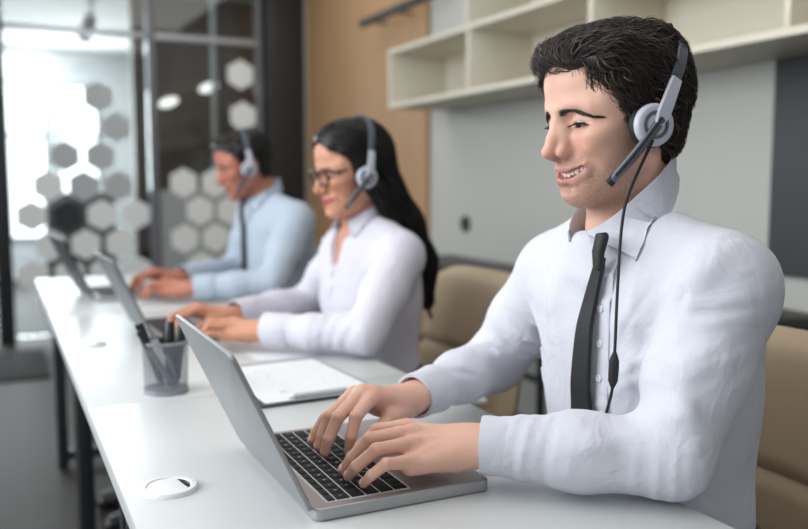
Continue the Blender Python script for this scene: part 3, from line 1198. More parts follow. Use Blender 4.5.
    for sd in ('L', 'R'):
        a = P['arms'][sd]
        w, e = np.array(a['wr']), np.array(a['el'])
        fa = unit(w - e)
        ce = w - fa * a.get('cuff', .012)
        ro = (a.get('cuff_r', .0365) - .003) * bs * P.get('cuff_k', 1.0)
        c.cone(ce + fa * .03, ce + fa * .12, .05, .05, .002, op='s')
        q = ce + fa * .004
        c.half(q, fa, lo=q - .075, hi=q + .075)
        c.cone(ce - fa * .035, ce + fa * .03, ro * .9, ro, .003, op='s')
    if not P.get('vneck'):
        for l in (-.024, 0, .024):
            c.cone(neck + fw * .046 * s + lf * l + np.array((0, 0, -.060)), neck + fw * (.054 - abs(l) * .25) * s + lf * l + np.array((0, 0, -.022)), .026, .016, .02)
    V, F = c.mesh()
    V = relax(V, F, 1, .4)
    shirt = np_mesh('shirt', V, F, P['shirt'], body)
    # cuffs: a separate doubled band with an edge
    for sd in ('L', 'R'):
        a = P['arms'][sd]
        w, e = np.array(a['wr']), np.array(a['el'])
        fa = unit(w - e)
        ce = w - fa * a.get('cuff', .012)
        rr = a.get('cuff_r', .0365) * bs
        q = Vector(fa).to_track_quat('Z', 'Y').to_matrix().to_4x4()
        q.translation = Vector(ce - fa * .058)
        m = MB()
        m.lathe([(rr * .90, .0), (rr + .0046, .001), (rr + .0060, .006), (rr + .0036, .030), (rr + .0032, .058), (rr + .0022, .063),
                 (rr - .0008, .0635), (rr - .0022, .060), (rr - .003, .035)], 40, q, close=False)
        wv = sines(77, 4, 60)
        m.v = [tuple(np.array(v) + .0016 * wv(*v) * unit(np.array(v) - ce)) for v in m.v]
        m.build('cuff', P['shirt'], shirt)
    # collar
    nb = neck + np.array(P.get('collar_off', (0, 0, 0)))
    cb, cf = P['collar']          # top of the band: back height, front height
    gap = P.get('collar_gap', .24)
    cy = math.radians(P.get('collar_yaw', P['yaw']))
    cfw, clf = np.array((math.cos(cy), math.sin(cy), 0)), np.array((-math.sin(cy), math.cos(cy), 0))
    lv, lfc, nn = [], [], 44

    def top_z(x, y):
        i, j = [int(np.clip(round((v - c.lo[k]) / c.h), 0, c.n[k] - 1)) for k, v in ((0, x), (1, y))]
        col = np.flatnonzero(c.D[i, j] < 0)
        return c.lo[2] + col[-1] * c.h + .5 * c.h if len(col) else 0
    cs = P.get('collar_k', 1.0)
    for i in range(nn):
        t = -1 + 2 * i / (nn - 1)
        ang = math.pi + t * (math.pi - gap)        # measured from the front
        ang2 = math.pi + t * (math.pi - gap - P.get('leaf_spread', 1.0))
        d = cfw * math.cos(ang) + clf * math.sin(ang)
        dl = cfw * math.cos(ang2) + clf * math.sin(ang2)
        fr = (1 + math.cos(ang)) / 2               # 1 at the front
        zt = cb + (cf - cb) * fr
        edge = abs(t) ** 5
        ri, ro = (.0600 + .002 * fr) * cs, (.060 + .024 * abs(t) ** 3) * cs
        drop = .033 + .008 * math.sin(math.pi * fr) + .006 * edge
        for dz in (-.002, -.025):
            pl = R.T @ (nb * np.array((1, 1, 0)) + np.array((0, 0, zt + dz)) - ho) / s
            f0 = ray_surface(hc, pl, R.T @ d, .12)
            ri = max(ri, np.linalg.norm(f0 - pl) + .0035)
        ro = max(ro, ri + .009)
        prof = [(ri - .001, zt - .035), (ri, zt - .010), (ri + .002, zt), (ri + .0035, zt + .0012), (ri + .0060, zt - .003),
                (ro, zt - drop * .75), (ro + .004, zt - drop + .002),
                (ro + .002, zt - drop), (ro - .003, zt - drop * .74), (ri + .0038, zt - .005)]
        sh_ = lf * math.sin(ang) * .0 + (lf * (1 if math.sin(ang) > 0 else -1)) * edge * P.get('spread', .006)
        for j, (r, z) in enumerate(prof):
            q = nb * np.array((1, 1, 0)) + (dl if 5 <= j <= 8 else d) * r * s + np.array((0, 0, z)) + (sh_ if j in (5, 6, 7, 8) else 0)
            if j >= 5:
                zt_ = top_z(q[0], q[1])
                q[2] = max(q[2], zt_ + (0, 0, 0, 0, 0, .0060, .0050, .0030, .0020, -.02)[j]) if zt_ < zt else q[2]
            lv.append(q)
    np_ = 10
    for i in range(nn - 1):
        for j in range(np_ - 1): lfc.append((i * np_ + j, i * np_ + j + 1, (i + 1) * np_ + j + 1, (i + 1) * np_ + j))
    lfc.append(tuple(range(3, np_)))
    lfc.append(tuple((nn - 1) * np_ + j for j in range(np_ - 1, 2, -1)))
    m = MB()
    m.add(lv, lfc)
    m.build('collar', P['shirt'], shirt, angle=60)
    # button placket
    mid = P.get('placket_l', 0.0)
    z0, z1 = P['placket']
    cen, sid, wid, nor = [], [], [], []
    for z in np.linspace(z1, z0, 26):
        o = B(T[-1][0], mid, z)
        q = ray_surface(c, o - fw * .02, fw, .19)
        cen.append(q + fw * .0012)
        sid.append(lf)
        wid.append(.030 * bs)
        nor.append(fw)
    if P.get('has_placket', True):
        m = MB()
        m.ribbon(cen, sid, wid, nor, .003)
        m.build('placket', P['shirt'], shirt)
        for k in range(2, 25, 5):
            m = MB()
            q = Vector(fw).to_track_quat('Z', 'Y').to_matrix().to_4x4()
            q.translation = Vector(cen[k] + fw * .0012)
            m.lathe([(.0002, .0022), (.0030, .0018), (.0042, .0026), (.0052, .0020), (.0053, 0)], 18, q)
            m.build('button', BUTTON, shirt)
    # necktie
    if 'tie' in P:
        z1, z0, l1, l0 = P['tie']
        n = 30
        zz = np.linspace(z1 - .020, z0, n)
        pts = []
        for i, z in enumerate(zz):
            t = i / (n - 1)
            l = l1 + (l0 - l1) * t
            q = ray_surface(c, B(T[-1][0], l, z) - fw * .02, fw, .19)
            pts.append(q + fw * (.006 + .004 * math.sin(t * math.pi)))
        pts = np.array(pts)
        KN = nb * np.array((1, 1, 0)) + cfw * (.0600 * cs * s + .011) + lf * (l1 + P.get('knot_shift', 0)) + np.array((0, 0, cf - .024))
        lead = np.clip((pts[:, 2] - (KN[2] - .07)) / .07, 0, 1)[:, None]
        pts = pts + lf * (((KN - pts) @ lf)[:, None] * lead ** 1.5)
        front = (KN - pts) @ fw
        pts = pts + fw * (np.maximum(front, 0)[:, None] * lead)
        pts = pts[pts[:, 2] < KN[2] + .004]
        n = len(pts)
        for _ in range(5): pts[1:-1] = (pts[:-2] + 2 * pts[1:-1] + pts[2:]) / 4
        m = MB()
        wd = np.interp(np.linspace(0, 1, n), [0, .12, .5, 1], P.get('tie_w', [.016, .021, .034, .046]))
        m.ribbon(pts, [lf] * n, wd, [fw] * n, .006)
        tie = m.build('necktie', TIE, body)
        m = MB()
        k0, k1 = KN + np.array((0, 0, .024)) - fw * .003, KN + np.array((0, 0, -.014))
        m.tube([k0 - fw * .004, k0 + fw * .002, k0 * .5 + k1 * .5 + fw * .006, k1 + fw * .004, k1 - fw * .002],
               [.0065, .0105, .0100, .0085, .0065], 14, flat=(fw, .66))
        m.build('tie_knot', TIE, tie)
    # trousers and shoes
    c = Clay(base + np.array((-.72, -.35, .02)), base + np.array((.3, .35, .72)), .010)
    c.loft([(B(f, 0, z), a * bs, b * bs, g) for f, z, a, b in P['hips']], .03)
    for sd in ('L', 'R'):
        k, ft = P['legs'][sd]
        c.chain([B(.02, .085 if sd == 'L' else -.085, .555), k, np.array(ft) + np.array((0, 0, .03))], [.092 * bs, .070 * bs, .055 * bs], .03)
    n3 = sines(3, 5, 28)
    c.warp(lambda X, Y, Z: .003 * n3(X, Y, Z), c.lo, c.lo + c.n * c.h)
    V, F = c.mesh()
    np_mesh('trousers', relax(V, F, 2), F, TROUSERS, body)
    for sd in ('L', 'R'):
        ft = np.array(P['legs'][sd][1])
        q = ft * np.array((1, 1, 0))
        c = Clay(q + np.array((-.25, -.2, -.005)), q + np.array((.2, .2, .16)), .006)
        c.chain([q - fw * .03 + np.array((0, 0, .045)), q + fw * .10 + np.array((0, 0, .035)), q + fw * .17 + np.array((0, 0, .028))], [.040, .040, .030], .02)
        c.cone(q + np.array((0, 0, .05)), q + np.array((0, 0, .11)), .045, .042, .02)
        c.half(q, np.array((0, 0, -1.0)))
        V, F = c.mesh()
        np_mesh('shoe', relax(V, F, 1), F, SHOE, body)
    return body
# ------------------------------------------------------------------ the room
def plank_floor():
    m, nt, b = new_mat('floor_dark_planks')
    tc = node(nt, 'ShaderNodeTexCoord')
    br = node(nt, 'ShaderNodeTexBrick', Scale=1.0)
    br.offset = 0.5
    br.inputs['Color1'].default_value = (*lin(54, 51, 50), 1)
    br.inputs['Color2'].default_value = (*lin(46, 44, 43), 1)
    br.inputs['Mortar'].default_value = (*lin(44, 42, 42), 1)
    br.inputs['Mortar Size'].default_value = 0.004
    br.inputs['Brick Width'].default_value = 1.2
    br.inputs['Row Height'].default_value = 0.22
    mp = node(nt, 'ShaderNodeMapping')
    mp.inputs['Rotation'].default_value = (0, 0, math.pi / 2)
    nt.links.new(tc.outputs['Object'], mp.inputs['Vector'])
    nt.links.new(mp.outputs['Vector'], br.inputs['Vector'])
    nt.links.new(br.outputs['Color'], b.inputs['Base Color'])
    b.inputs['Roughness'].default_value = 0.62
    b.inputs['Specular IOR Level'].default_value = 0.3
    return m


FLOOR = plank_floor()
WALL_GREY = mat('wall_grey_paint', lin(184, 184, 178), 0.5, noise=.03, nscale=2)
WALL_PALE = mat('wall_pale', lin(196, 200, 203), 0.7)
CEIL = mat('ceiling_white', lin(215, 217, 217), 0.8)
WOOD = mat('oak_cladding', lin(172, 136, 98), 0.5, noise=.28, nscale=3.0, stretch=(9, 9, .5))
DARKPANEL = mat('dark_wall_panel', lin(66, 67, 69), 0.5)
BROWN = mat('dark_walnut', lin(84, 68, 58), 0.5, noise=.2, nscale=3, stretch=(8, 8, .5))
CREAM = mat('shelf_cream_laminate', lin(212, 206, 190), 0.5)
BLACK = mat('black_steel', lin(34, 36, 38), 0.45)
FRAME = mat('dark_aluminium', lin(104, 106, 114), 0.5)
ALU = mat('pale_aluminium', lin(170, 172, 176), 0.4, metal=.2)


def struct(name, boxes, m, bevel=0.0):
    b = MB()
    for lo, hi in boxes: b.box(lo, hi, bevel)
    o = b.build(name, m)
    o['kind'] = 'structure'
    return o


struct('floor', [((-3.2, -1.6, -.1), (2.35, 11.0, 0))], FLOOR)
struct('ceiling', [((-3.2, -1.6, 2.9), (2.35, 6.45, 3.0))], CEIL)
struct('ceiling_far', [((-3.2, 6.45, 2.62), (2.35, 11.0, 2.72))], CEIL)
struct('wall_right', [((2.25, -1.6, 0), (2.35, 11.0, 3.0))], WALL_GREY)
struct('trim_1', [((2.225, 4.31, 0), (2.25, 6.36, 2.9))], WOOD)
struct('trim_2', [((2.232, -1.6, .83), (2.25, 1.925, 1.52))], DARKPANEL, .003)
# left wall with tall window openings
W = [((-3.2, -1.6, 0), (-3.1, 11.0, .75)), ((-3.2, -1.6, 2.7), (-3.1, 11.0, 3.0))]
for a, b in ((-1.6, -.9), (1.0, 1.4), (3.3, 3.7), (5.6, 11.0)): W.append(((-3.2, a, .75), (-3.1, b, 2.7)))
struct('wall_left', W, WALL_PALE)
for i, (a, b) in enumerate(((-.9, 1.0), (1.4, 3.3), (3.7, 5.6))):
    fr = []
    for u, v in ((a, a + .05), (b - .05, b), ((a + b) / 2 - .025, (a + b) / 2 + .025)): fr.append(((-3.18, u, .75), (-3.12, v, 2.7)))
    for u, v in ((.75, .80), (2.65, 2.7)): fr.append(((-3.18, a, u), (-3.12, b, v)))
    struct('window_%d' % (i + 1), fr, ALU)
# far room behind the glass
struct('wall_back', [((-3.2, 10.5, 0), (.12, 10.6, 2.7)), ((1.12, 10.5, 0), (2.35, 10.6, 2.7)), ((.12, 10.5, 0), (1.12, 10.6, .45)),
                     ((.12, 10.5, 2.25), (1.12, 10.6, 2.7)), ((.55, 10.5, .45), (.65, 10.6, 2.25))], WALL_PALE)
PANE = bpy.data.materials.new('daylit_window_pane')
PANE.use_nodes = True
_b = PANE.node_tree.nodes['Principled BSDF']
_b.inputs['Base Color'].default_value = (.8, .85, .88, 1)
_b.inputs['Emission Color'].default_value = (.90, .97, 1, 1)
_b.inputs['Emission Strength'].default_value = 2.2
for i, (a, b) in enumerate(((.12, .55), (.65, 1.12))):
    fr = []
    for u, v in ((a, a + .03), (b - .03, b)): fr.append(((u, 10.48, .45), (v, 10.56, 2.25)))
    for u, v in ((.45, .49), (1.62, 1.66), (2.21, 2.25)): fr.append(((a, 10.48, u), (b, 10.56, v)))
    w = struct('window_%d' % (i + 4), fr, ALU)
    m = MB()
    m.box((a, 10.565, .45), (b, 10.58, 2.25))
    m.build('window_pane', PANE, w)
struct('trim_4', [((1.03, 7.15, 0), (2.25, 7.25, 2.62))], BROWN)
struct('column', [((1.90, 6.34, 0), (2.205, 6.48, 2.9))], BLACK, .004)
struct('trim_3', [((2.205, 6.35, 0), (2.25, 6.46, 2.9))], ALU)

t = thing('cabinet', 'dark low cabinet before the bright windows behind the glass partition', 'cabinet', (.42, 8.6, 0))
m = MB()
m.box((0, 0, .06), (.62, .45, 1.02), .006)
m.build('body', DARKPANEL, t)
for x in (.01, .315):
    m = MB()
    m.box((x, -.018, .08), (x + .295, 0, 1.0), .004)
    d = m.build('door', DARKPANEL, t)
    m = MB()
    m.tube([(x + (.27 if x < .1 else .025), -.03, .5), (x + (.27 if x < .1 else .025), -.03, .62)], .006, 8)
    m.build('handle', ALU, d)
m = MB()
m.box((.02, .02, 0), (.60, .43, .06))
m.build('plinth', BLACK, t)

# glass partition
m, nt, b = new_mat('partition_glass')
for n in list(nt.nodes):
    if n.type == 'BSDF_PRINCIPLED': nt.nodes.remove(n)
tr = node(nt, 'ShaderNodeBsdfTransparent')
tr.inputs['Color'].default_value = (.90, .93, .93, 1)
gl = node(nt, 'ShaderNodeBsdfGlossy')
gl.inputs['Roughness'].default_value = .02
fz = node(nt, 'ShaderNodeFresnel')
fz.inputs['IOR'].default_value = 1.5
mx = node(nt, 'ShaderNodeMixShader')
nt.links.new(fz.outputs[0], mx.inputs[0])
nt.links.new(tr.outputs[0], mx.inputs[1])
nt.links.new(gl.outputs[0], mx.inputs[2])
nt.links.new(mx.outputs[0], nt.nodes['Material Output'].inputs['Surface'])
GLASS = m
FROST = mat('frosted_film', lin(226, 230, 230), 0.7)
FILM = mat('frosted_band', lin(150, 156, 157), 0.7)
FROST_DARK = mat('dark_film', lin(40, 43, 46), 0.7)
FROST_MID = mat('grey_film', lin(176, 181, 183), 0.7)


def glass_bay(label, x0, x1, cat):
    t = thing('glass_panel', label, cat, (x0, 6.4, 0))
    m = MB()
    m.box((0, -.006, .04), (x1 - x0, .006, 2.88))
    m.build('glass_pane', GLASS, t)
    return t


def hexes(parent, cells, name, mt, R=.113):
    for x, z in cells:
        m = MB()
        pts = [(R * math.sin(math.pi / 3 * k), R * math.cos(math.pi / 3 * k)) for k in range(6)]
        vs = [(x + a, -.0085, z + c) for a, c in pts] + [(x + a, -.0065, z + c) for a, c in pts]
        m.add(vs, [tuple(range(6)), tuple(range(11, 5, -1))] + [(k, k + 6, (k + 1) % 6 + 6, (k + 1) % 6) for k in range(6)])
        m.build(name, mt, parent, smooth=False)


bay = glass_bay('clear glass door panel with pale hexagon stickers in front of bright windows', .09, 1.02, 'glass panel')
PX, RZ, Z0, X0 = .233, .209, 1.302, .448
dark, mid, pale = [], [], []
for r in range(0, 6):
    for k in range(-2, 4):
        x = X0 + PX / 2 * (r % 2) + PX * k
        z = Z0 - RZ * r
        if not .20 < x < .915: continue
        if r == 0:
            if k in (0, 1): mid.append((x - .09, z))
        elif r == 2 and k == 0: dark.append((x - .09, z))
        elif r == 1 and k > -1: mid.append((x - .09, z))
        else: pale.append((x - .09, z))
mid += [(.681 - .09, 1.72), (.797 - .09, 1.511)]
hexes(bay, pale, 'hexagon_sticker', FROST)
hexes(bay, mid, 'grey_hexagon_sticker', FROST_MID)
hexes(bay, dark, 'dark_hexagon_sticker', FROST_DARK)
bay2 = glass_bay('glass panel with rows of pale hexagon stickers in front of dark walnut wall', 1.08, 1.83, 'glass panel')
cells = []
for r in range(1, 6):
    for k in range(2, 6):
        x = X0 + PX / 2 * (r % 2) + PX * k - 1.08
        if .11 < x < .64: cells.append((x, Z0 - RZ * r + .02))
cells += [(.63, 1.93), (.645, 1.62)]
m = MB()
m.box((.003, -.0064, .06), (.747, -.0061, 1.06))
m.build('frosted_band', FILM, bay2)
hexes(bay2, cells, 'hexagon_sticker', FROST)


def post(label, x0, x1, m, y0=6.36, y1=6.44):
    b = MB()
    b.box((x0, y0, 0), (x1, y1, 2.9), .004)
    o = b.build('partition_post', m)
    tag(o, label, 'post')
    return o


post('black post at the left end of the glass partition', -.02, .085, BLACK)
post('dark aluminium post between the two hexagon glass panels', 1.022, 1.078, FRAME)
post('slim grey post beside the black column at the partition', 1.832, 1.870, FRAME)
post('pale upright strip halfway along the walnut backed glass panel', 1.50, 1.535, ALU, 6.42, 6.45)
b = MB()
b.box((.085, 6.375, 2.15), (1.022, 6.425, 2.19), .003)
tag(b.build('transom_rail', ALU), 'pale rail across the top of the bright glass panel', 'rail')
b = MB()
b.box((1.078, 6.375, 2.15), (1.832, 6.425, 2.19), .003)
tag(b.build('transom_rail', ALU), 'pale rail across the top of the walnut backed glass panel', 'rail')
b = MB()
b.box((-.6, 5.15, .0), (.24, 6.05, .012), .004)
tag(b.build('floor_mat', mat('mat_black', lin(30, 32, 33), .9, noise=.2, nscale=90)), 'black floor mat lying before the glass partition', 'mat')

REFLECTION_GLOW = bpy.data.materials.new('reflection_glow')  # glowing ovals added behind the glass to imitate reflections of room lights
REFLECTION_GLOW.use_nodes = True
_b = REFLECTION_GLOW.node_tree.nodes['Principled BSDF']
_b.inputs['Emission Color'].default_value = (1, .98, .95, 1)
_b.inputs['Emission Strength'].default_value = 1.1
for x, z, lb in ((1.30, 1.765, 'small glowing oval imitating a lamp reflection in the glass, the lower one'),
                 (1.63, 1.90, 'small glowing oval imitating a lamp reflection in the glass, the higher one')):
    t = thing('lamp_or_reflection', lb, 'lamp', (x, 7.15, z), 0, 'glowing ovals imitating lamp reflections')
    m = MB()
    m.lathe([(.001, 0), (.03, 0), (.03, .03), (.001, .03)], 16, Matrix.Rotation(math.pi / 2, 4, 'X'))
    m.build('reflection_plate', BLACK, t)
    m = MB()
    q = Matrix.Translation((0, -.05, 0)) @ Matrix.Rotation(-.35, 4, 'Y') @ Matrix.Diagonal((.085, .03, .038, 1))
    bm = bmesh.new()
    bmesh.ops.create_uvsphere(bm, u_segments=20, v_segments=12, radius=1)
    m.from_bm(bm, q)
    m.build('glowing_reflection', REFLECTION_GLOW, t)
t = thing('ceiling_spotlight', 'dark spotlight hanging under the ceiling of the far room', 'lamp', (.78, 7.6, 2.62))
m = MB()
m.lathe([(.001, 0), (.04, 0), (.04, -.02), (.001, -.02)], 16)
m.tube([(0, 0, -.02), (0, 0, -.16)], .012)
m.build('mount', BLACK, t)
m = MB()
m.lathe([(.001, 0), (.035, .0), (.055, -.03), (.06, -.22), (.05, -.22), (.045, -.05), (.001, -.04)], 20,
        Matrix.Translation((0, 0, -.12)) @ Matrix.Rotation(.35, 4, 'Y'))
m.build('lamp_head', BLACK, t)

# open shelves on the right wall
t = thing('wall_shelf', 'long cream open shelf unit of cubbies on the grey wall', 'shelf', (1.9, 0, 1.51))
D = .35


def board(name, lo, hi):
    m = MB()
    m.box(lo, hi, .002)
    m.build(name, CREAM, t)


board('bottom_board', (0, -.9, 0), (D, 4.126, .022))
board('middle_board', (0, -.9, .282), (D, 4.126, .304))
board('top_board', (0, -.9, .585), (D, 3.31, .607))
board('back_panel', (D - .012, -.9, .0), (D - .001, 4.126, .30))
board('back_panel', (D - .012, -.9, .304), (D - .001, 3.31, .60))
for y in (4.115, 3.288, 2.435, 1.609, .78, -.05): board('divider', (.001, y - .011, .022), (D - .012, y + .011, .282))
for y in (3.299, 2.435, 1.609, .78, -.05): board('divider', (.001, y - .011, .304), (D - .012, y + .011, .585))

t = thing('lamp_or_reflection', 'black bar lamp on brackets high on the oak wall', 'lamp', (2.10, 4.0, 2.10))
m = MB()
m.box((-.02, 0, -.02), (.02, .95, .02), .005)
m.build('lamp_bar', BLACK, t)
for y in (.5, .85):
    m = MB()
    m.tube([(.0, y, 0), (.125, y, 0)], .008)
    m.build('bracket', BLACK, t)
t = thing('wall_socket', 'round black wall socket low on the grey wall', 'socket', (2.25, 3.894, .90))
q = Matrix.Rotation(-math.pi / 2, 4, 'Y')
m = MB()
m.lathe([(.001, .010), (.030, .010), (.036, .014), (.042, .012), (.044, 0)], 28, q)
m.build('cover', BLACK, t)
t = thing('console_table', 'low black metal console table along the grey wall', 'table', (1.9, 1.7, 0))
m = MB()
m.box((0, 0, .695), (.34, 2.35, .725), .003)
m.build('table_top', BLACK, t)
for y in (.02, .9, 1.02, 1.9, 2.31):
    for x in (.015, .31):
        m = MB()
        m.box((x, y, 0), (x + .025, y + .025, .695), .002)
        m.build('leg', BLACK, t)
m = MB()
m.box((.018, .03, .32), (.036, 2.32, .345), .002)
m.build('rail', BLACK, t)
# ------------------------------------------------------------------ desks, chairs, things on the desks
DESK_TOP = mat('desk_white_laminate', lin(196, 199, 199), 0.32, noise=.012, nscale=3)
DESK_EDGE = mat('desk_edge', lin(168, 171, 175), 0.45)
WHITE_PL = mat('white_plastic', lin(226, 227, 226), 0.35)
for y0, y1, lb in ((.44, 1.474, 'white desk with black steel legs under the nearest laptop'),
                   (1.476, 2.506, 'white desk with black steel legs under the middle laptop'),
                   (2.508, 3.54, 'white desk with black steel legs under the farthest laptop')):
    t = thing('desk', lb, 'desk', (.123, y0, 0), 0, 'white desks in one row')
    L = y1 - y0
    m = MB()
    m.box((0, 0, .725), (.592, L, .75), .0015)
    m.build('desktop', DESK_TOP, t)
    for y in (.02, L - .06):
        m = MB()
        x0, x1, w = .052, .54, .04
        m.box((x0, y, 0), (x0 + w, y + w, .725), .002)
        m.box((x1 - w, y, 0), (x1, y + w, .725), .002)
        m.box((x0 + w, y, .03), (x1 - w, y + w, .07), .002)
        m.box((x0 + w, y, .685), (x1 - w, y + w, .725), .002)
        m.build('leg_frame', BLACK, t)

for x, y, lb in ((.177, 1.035, 'white cable grommet beside the nearest laptop'), (.181, 2.05, 'white cable grommet beside the middle laptop'),
                 (.185, 3.02, 'white cable grommet beside the farthest laptop')):
    t = thing('cable_grommet', lb, 'cable grommet', (x, y, .75), .5, 'cable grommets in the desk tops')
    m = MB()
    m.lathe([(.026, .0035), (.028, .0055), (.0335, .0050), (.0365, .0012), (.0365, 0)], 44, close=False)
    m.build('rim', WHITE_PL, t)
    m = MB()
    pts = []
    for k in range(33):
        a = math.radians(30 + 262 * k / 32)
        pts.append((.0262 * math.cos(a), .0262 * math.sin(a)))
    m.slab(pts, .0008, .0042, .0006)
    m.build('cap', WHITE_PL, t)
    m = MB()
    m.lathe([(.0005, .0006), (.0262, .0006)], 24, close=False)
    m.build('opening', BLACK, t)


def rrect(x0, y0, x1, y1, r, n=7):
    o = []
    for cx, cy, a0 in ((x1 - r, y1 - r, 0), (x0 + r, y1 - r, 90), (x0 + r, y0 + r, 180), (x1 - r, y0 + r, 270)):
        for k in range(n):
            a = math.radians(a0 + 90 * k / (n - 1))
            o.append((cx + r * math.cos(a), cy + r * math.sin(a)))
    return o


LAP = mat('laptop_aluminium', lin(168, 168, 170), 0.38, metal=.55)
LAP_LID = mat('laptop_lid_aluminium', lin(146, 148, 150), 0.45, metal=.4)
LAP_DECK = mat('laptop_deck_aluminium', lin(160, 152, 150), 0.36, metal=.55)
KEY = mat('key_black', lin(22, 23, 26), 0.6, spec=.25)
KEYWELL = mat('keyboard_well', lin(196, 196, 198), 0.5)
SCREEN = mat('screen_glass', lin(18, 19, 22), 0.12)
LEGEND = mat('key_legend', lin(190, 190, 192), 0.5)
KEY_ROWS = ['`1234567890-=', 'QWERTYUIOP[]', "ASDFGHJKL;'", 'ZXCVBNM,./']


def make_laptop(label, x, y0, keys=True, lidm=None):
    """hinge runs along Y at x; the user sits on the +X side"""
    t = thing('laptop', label, 'laptop', (x, y0, .75), 0, 'laptops on the desks')
    L, Wd, H = .302, .232, .0155
    m = MB()
    m.slab(rrect(.004, 0, Wd, L, .010), .001, H, .0022)
    m.build('base', LAP, t)
    m = MB()
    m.slab(rrect(.0065, .0025, Wd - .0025, L - .0025, .009), H, H + .0003)
    m.build('deck', LAP_DECK, t)
    kx0, kx1, ky0, ky1 = .024, .1275, .0150, L - .0150
    m = MB()
    m.slab(rrect(kx0 - .002, ky0 - .002, kx1 + .002, ky1 + .002, .004), H + .0003, H + .0007)
    m.build('keyboard_well', KEYWELL, t)
    m = MB()
    m.slab(rrect(.140, L / 2 - .055, .214, L / 2 + .055, .004), H + .0003, H + .0005)
    m.build('trackpad', LAP_DECK, t)
    n = 6
    rh = (kx1 - kx0) / (n - .35)
    widths = [[1] * 14, [1] * 13 + [1.5], [1.5] + [1] * 12 + [1.0], [1.8] + [1] * 11 + [1.7], [2.3] + [1] * 10 + [2.2],
              [1, 1, 1, 1.25, 5.2, 1.25, 1, 1, 1, 1]]
    xx = kx0
    lg = MB()
    for r, ws in enumerate(widths):
        hgt = rh * (.62 if r == 0 else 1)
        tot = sum(ws)
        unit_ = (ky1 - ky0) / tot
        yy = ky0            # the user's right is +y
        if not keys and r % 1 == 0:
            m = MB()
            m.box((xx + .0008, ky0 + .001, H + .0006), (xx + hgt - .0008, ky1 - .001, H + .0020))
            m.build('key_row', KEY, t)
        else:
            for k, w in enumerate(ws):
                m = MB()
                m.box((xx + .0013, yy + .0012, H + .0006), (xx + hgt - .0013, yy + w * unit_ - .0012, H + .0020), .0004)
                m.build('key', KEY, t)
                if w == 1 and 1 <= r <= 4:
                    c = (xx + hgt / 2, yy + unit_ / 2)
                    rr = np.random.default_rng(r * 50 + k)
                    lg.box((c[0] - .0020, c[1] - .0012, H + .00222), (c[0] - .0012, c[1] + .0012, H + .00228))
                    lg.box((c[0] - .0020, c[1] - (.0012 if rr.random() < .5 else -.0006), H + .00222), (c[0] + .0018, c[1] - (.0006 if rr.random() < .5 else -.0012), H + .00228))
                yy += w * unit_
        xx += hgt
    if keys: lg.build('key_legends', LEGEND, t)
    # lid, opened past upright
    a = math.radians(25)
    M = Matrix.Translation((0.003, 0, .0135)) @ Matrix.Rotation(-a, 4, 'Y')
    lid = MB()
    lid.slab([(p, q) for p, q in rrect(0.0, 0, .2065, L, .010)], -.0055, 0, .0016, M @ Matrix(((0, 0, 1, 0), (0, 1, 0, 0), (1, 0, 0, 0), (0, 0, 0, 1))))
    o = lid.build('lid', lidm or LAP_LID, t)
    S = M @ Matrix(((0, 0, 1, 0), (0, 1, 0, 0), (1, 0, 0, 0), (0, 0, 0, 1)))
    m = MB()
    m.slab(rrect(.006, .004, .2035, L - .004, .007), .0001, .0006, 0, S)
    m.build('screen', SCREEN, o)
    m = MB()
    m.tube([(.006, .035, .0115), (.006, L - .035, .0115)], .0050, 14)
    m.build('hinge', KEY, t)
    return t


make_laptop('open silver laptop nearest the camera under two typing hands', .300, .8555)
make_laptop('open grey laptop in front of the woman with glasses', .317, 1.985, False, mat('laptop_lid_grey', lin(108, 112, 116), .45, metal=.3)).rotation_euler = (0, 0, math.radians(2))
make_laptop('open laptop with a dark grey lid at the far end of the desks', .263, 2.76, False, mat('laptop_lid_dark', lin(50, 53, 57), .5)).rotation_euler = (0, 0, math.radians(5))

# clipboard with papers
t = thing('clipboard', 'black clipboard with a chrome clip holding papers behind the nearest laptop', 'clipboard', (.612, 1.352, .75), math.radians(3))
m = MB()
m.slab(rrect(-.232, 0, 0, .325, .006), .0005, .004, .0008)
m.build('board', mat('clipboard_black', lin(38, 39, 43), .5), t)
m = MB()
m.slab(rrect(-.172, .002, -.060, .022, .003), .0052, .0085, .0010)
m.tube([(-.166, .010, .0115), (-.066, .010, .0115)], .0048, 12)
m.build('clip', mat('chrome', lin(190, 192, 196), .22, metal=.9), t)


def paper_mat():
    m, nt, b = new_mat('paper_with_drawing')
    tc = node(nt, 'ShaderNodeTexCoord')
    n = node(nt, 'ShaderNodeTexNoise', Scale=9.0, Detail=1.0, Distortion=.6)
    nt.links.new(tc.outputs['Object'], n.inputs['Vector'])
    a = node(nt, 'ShaderNodeMath', operation='PINGPONG')
    a.inputs[1].default_value = .05
    nt.links.new(n.outputs['Fac'], a.inputs[0])
    c = node(nt, 'ShaderNodeMath', operation='LESS_THAN')
    c.inputs[1].default_value = .0016
    nt.links.new(a.outputs[0], c.inputs[0])
    x = node(nt, 'ShaderNodeMix', data_type='RGBA')
    x.inputs[6].default_value = (*lin(222, 223, 226), 1)
    x.inputs[7].default_value = (*lin(168, 170, 176), 1)
    nt.links.new(c.outputs[0], x.inputs['Factor'])
    nt.links.new(x.outputs[2], b.inputs['Base Color'])
    b.inputs['Roughness'].default_value = .8
    return m


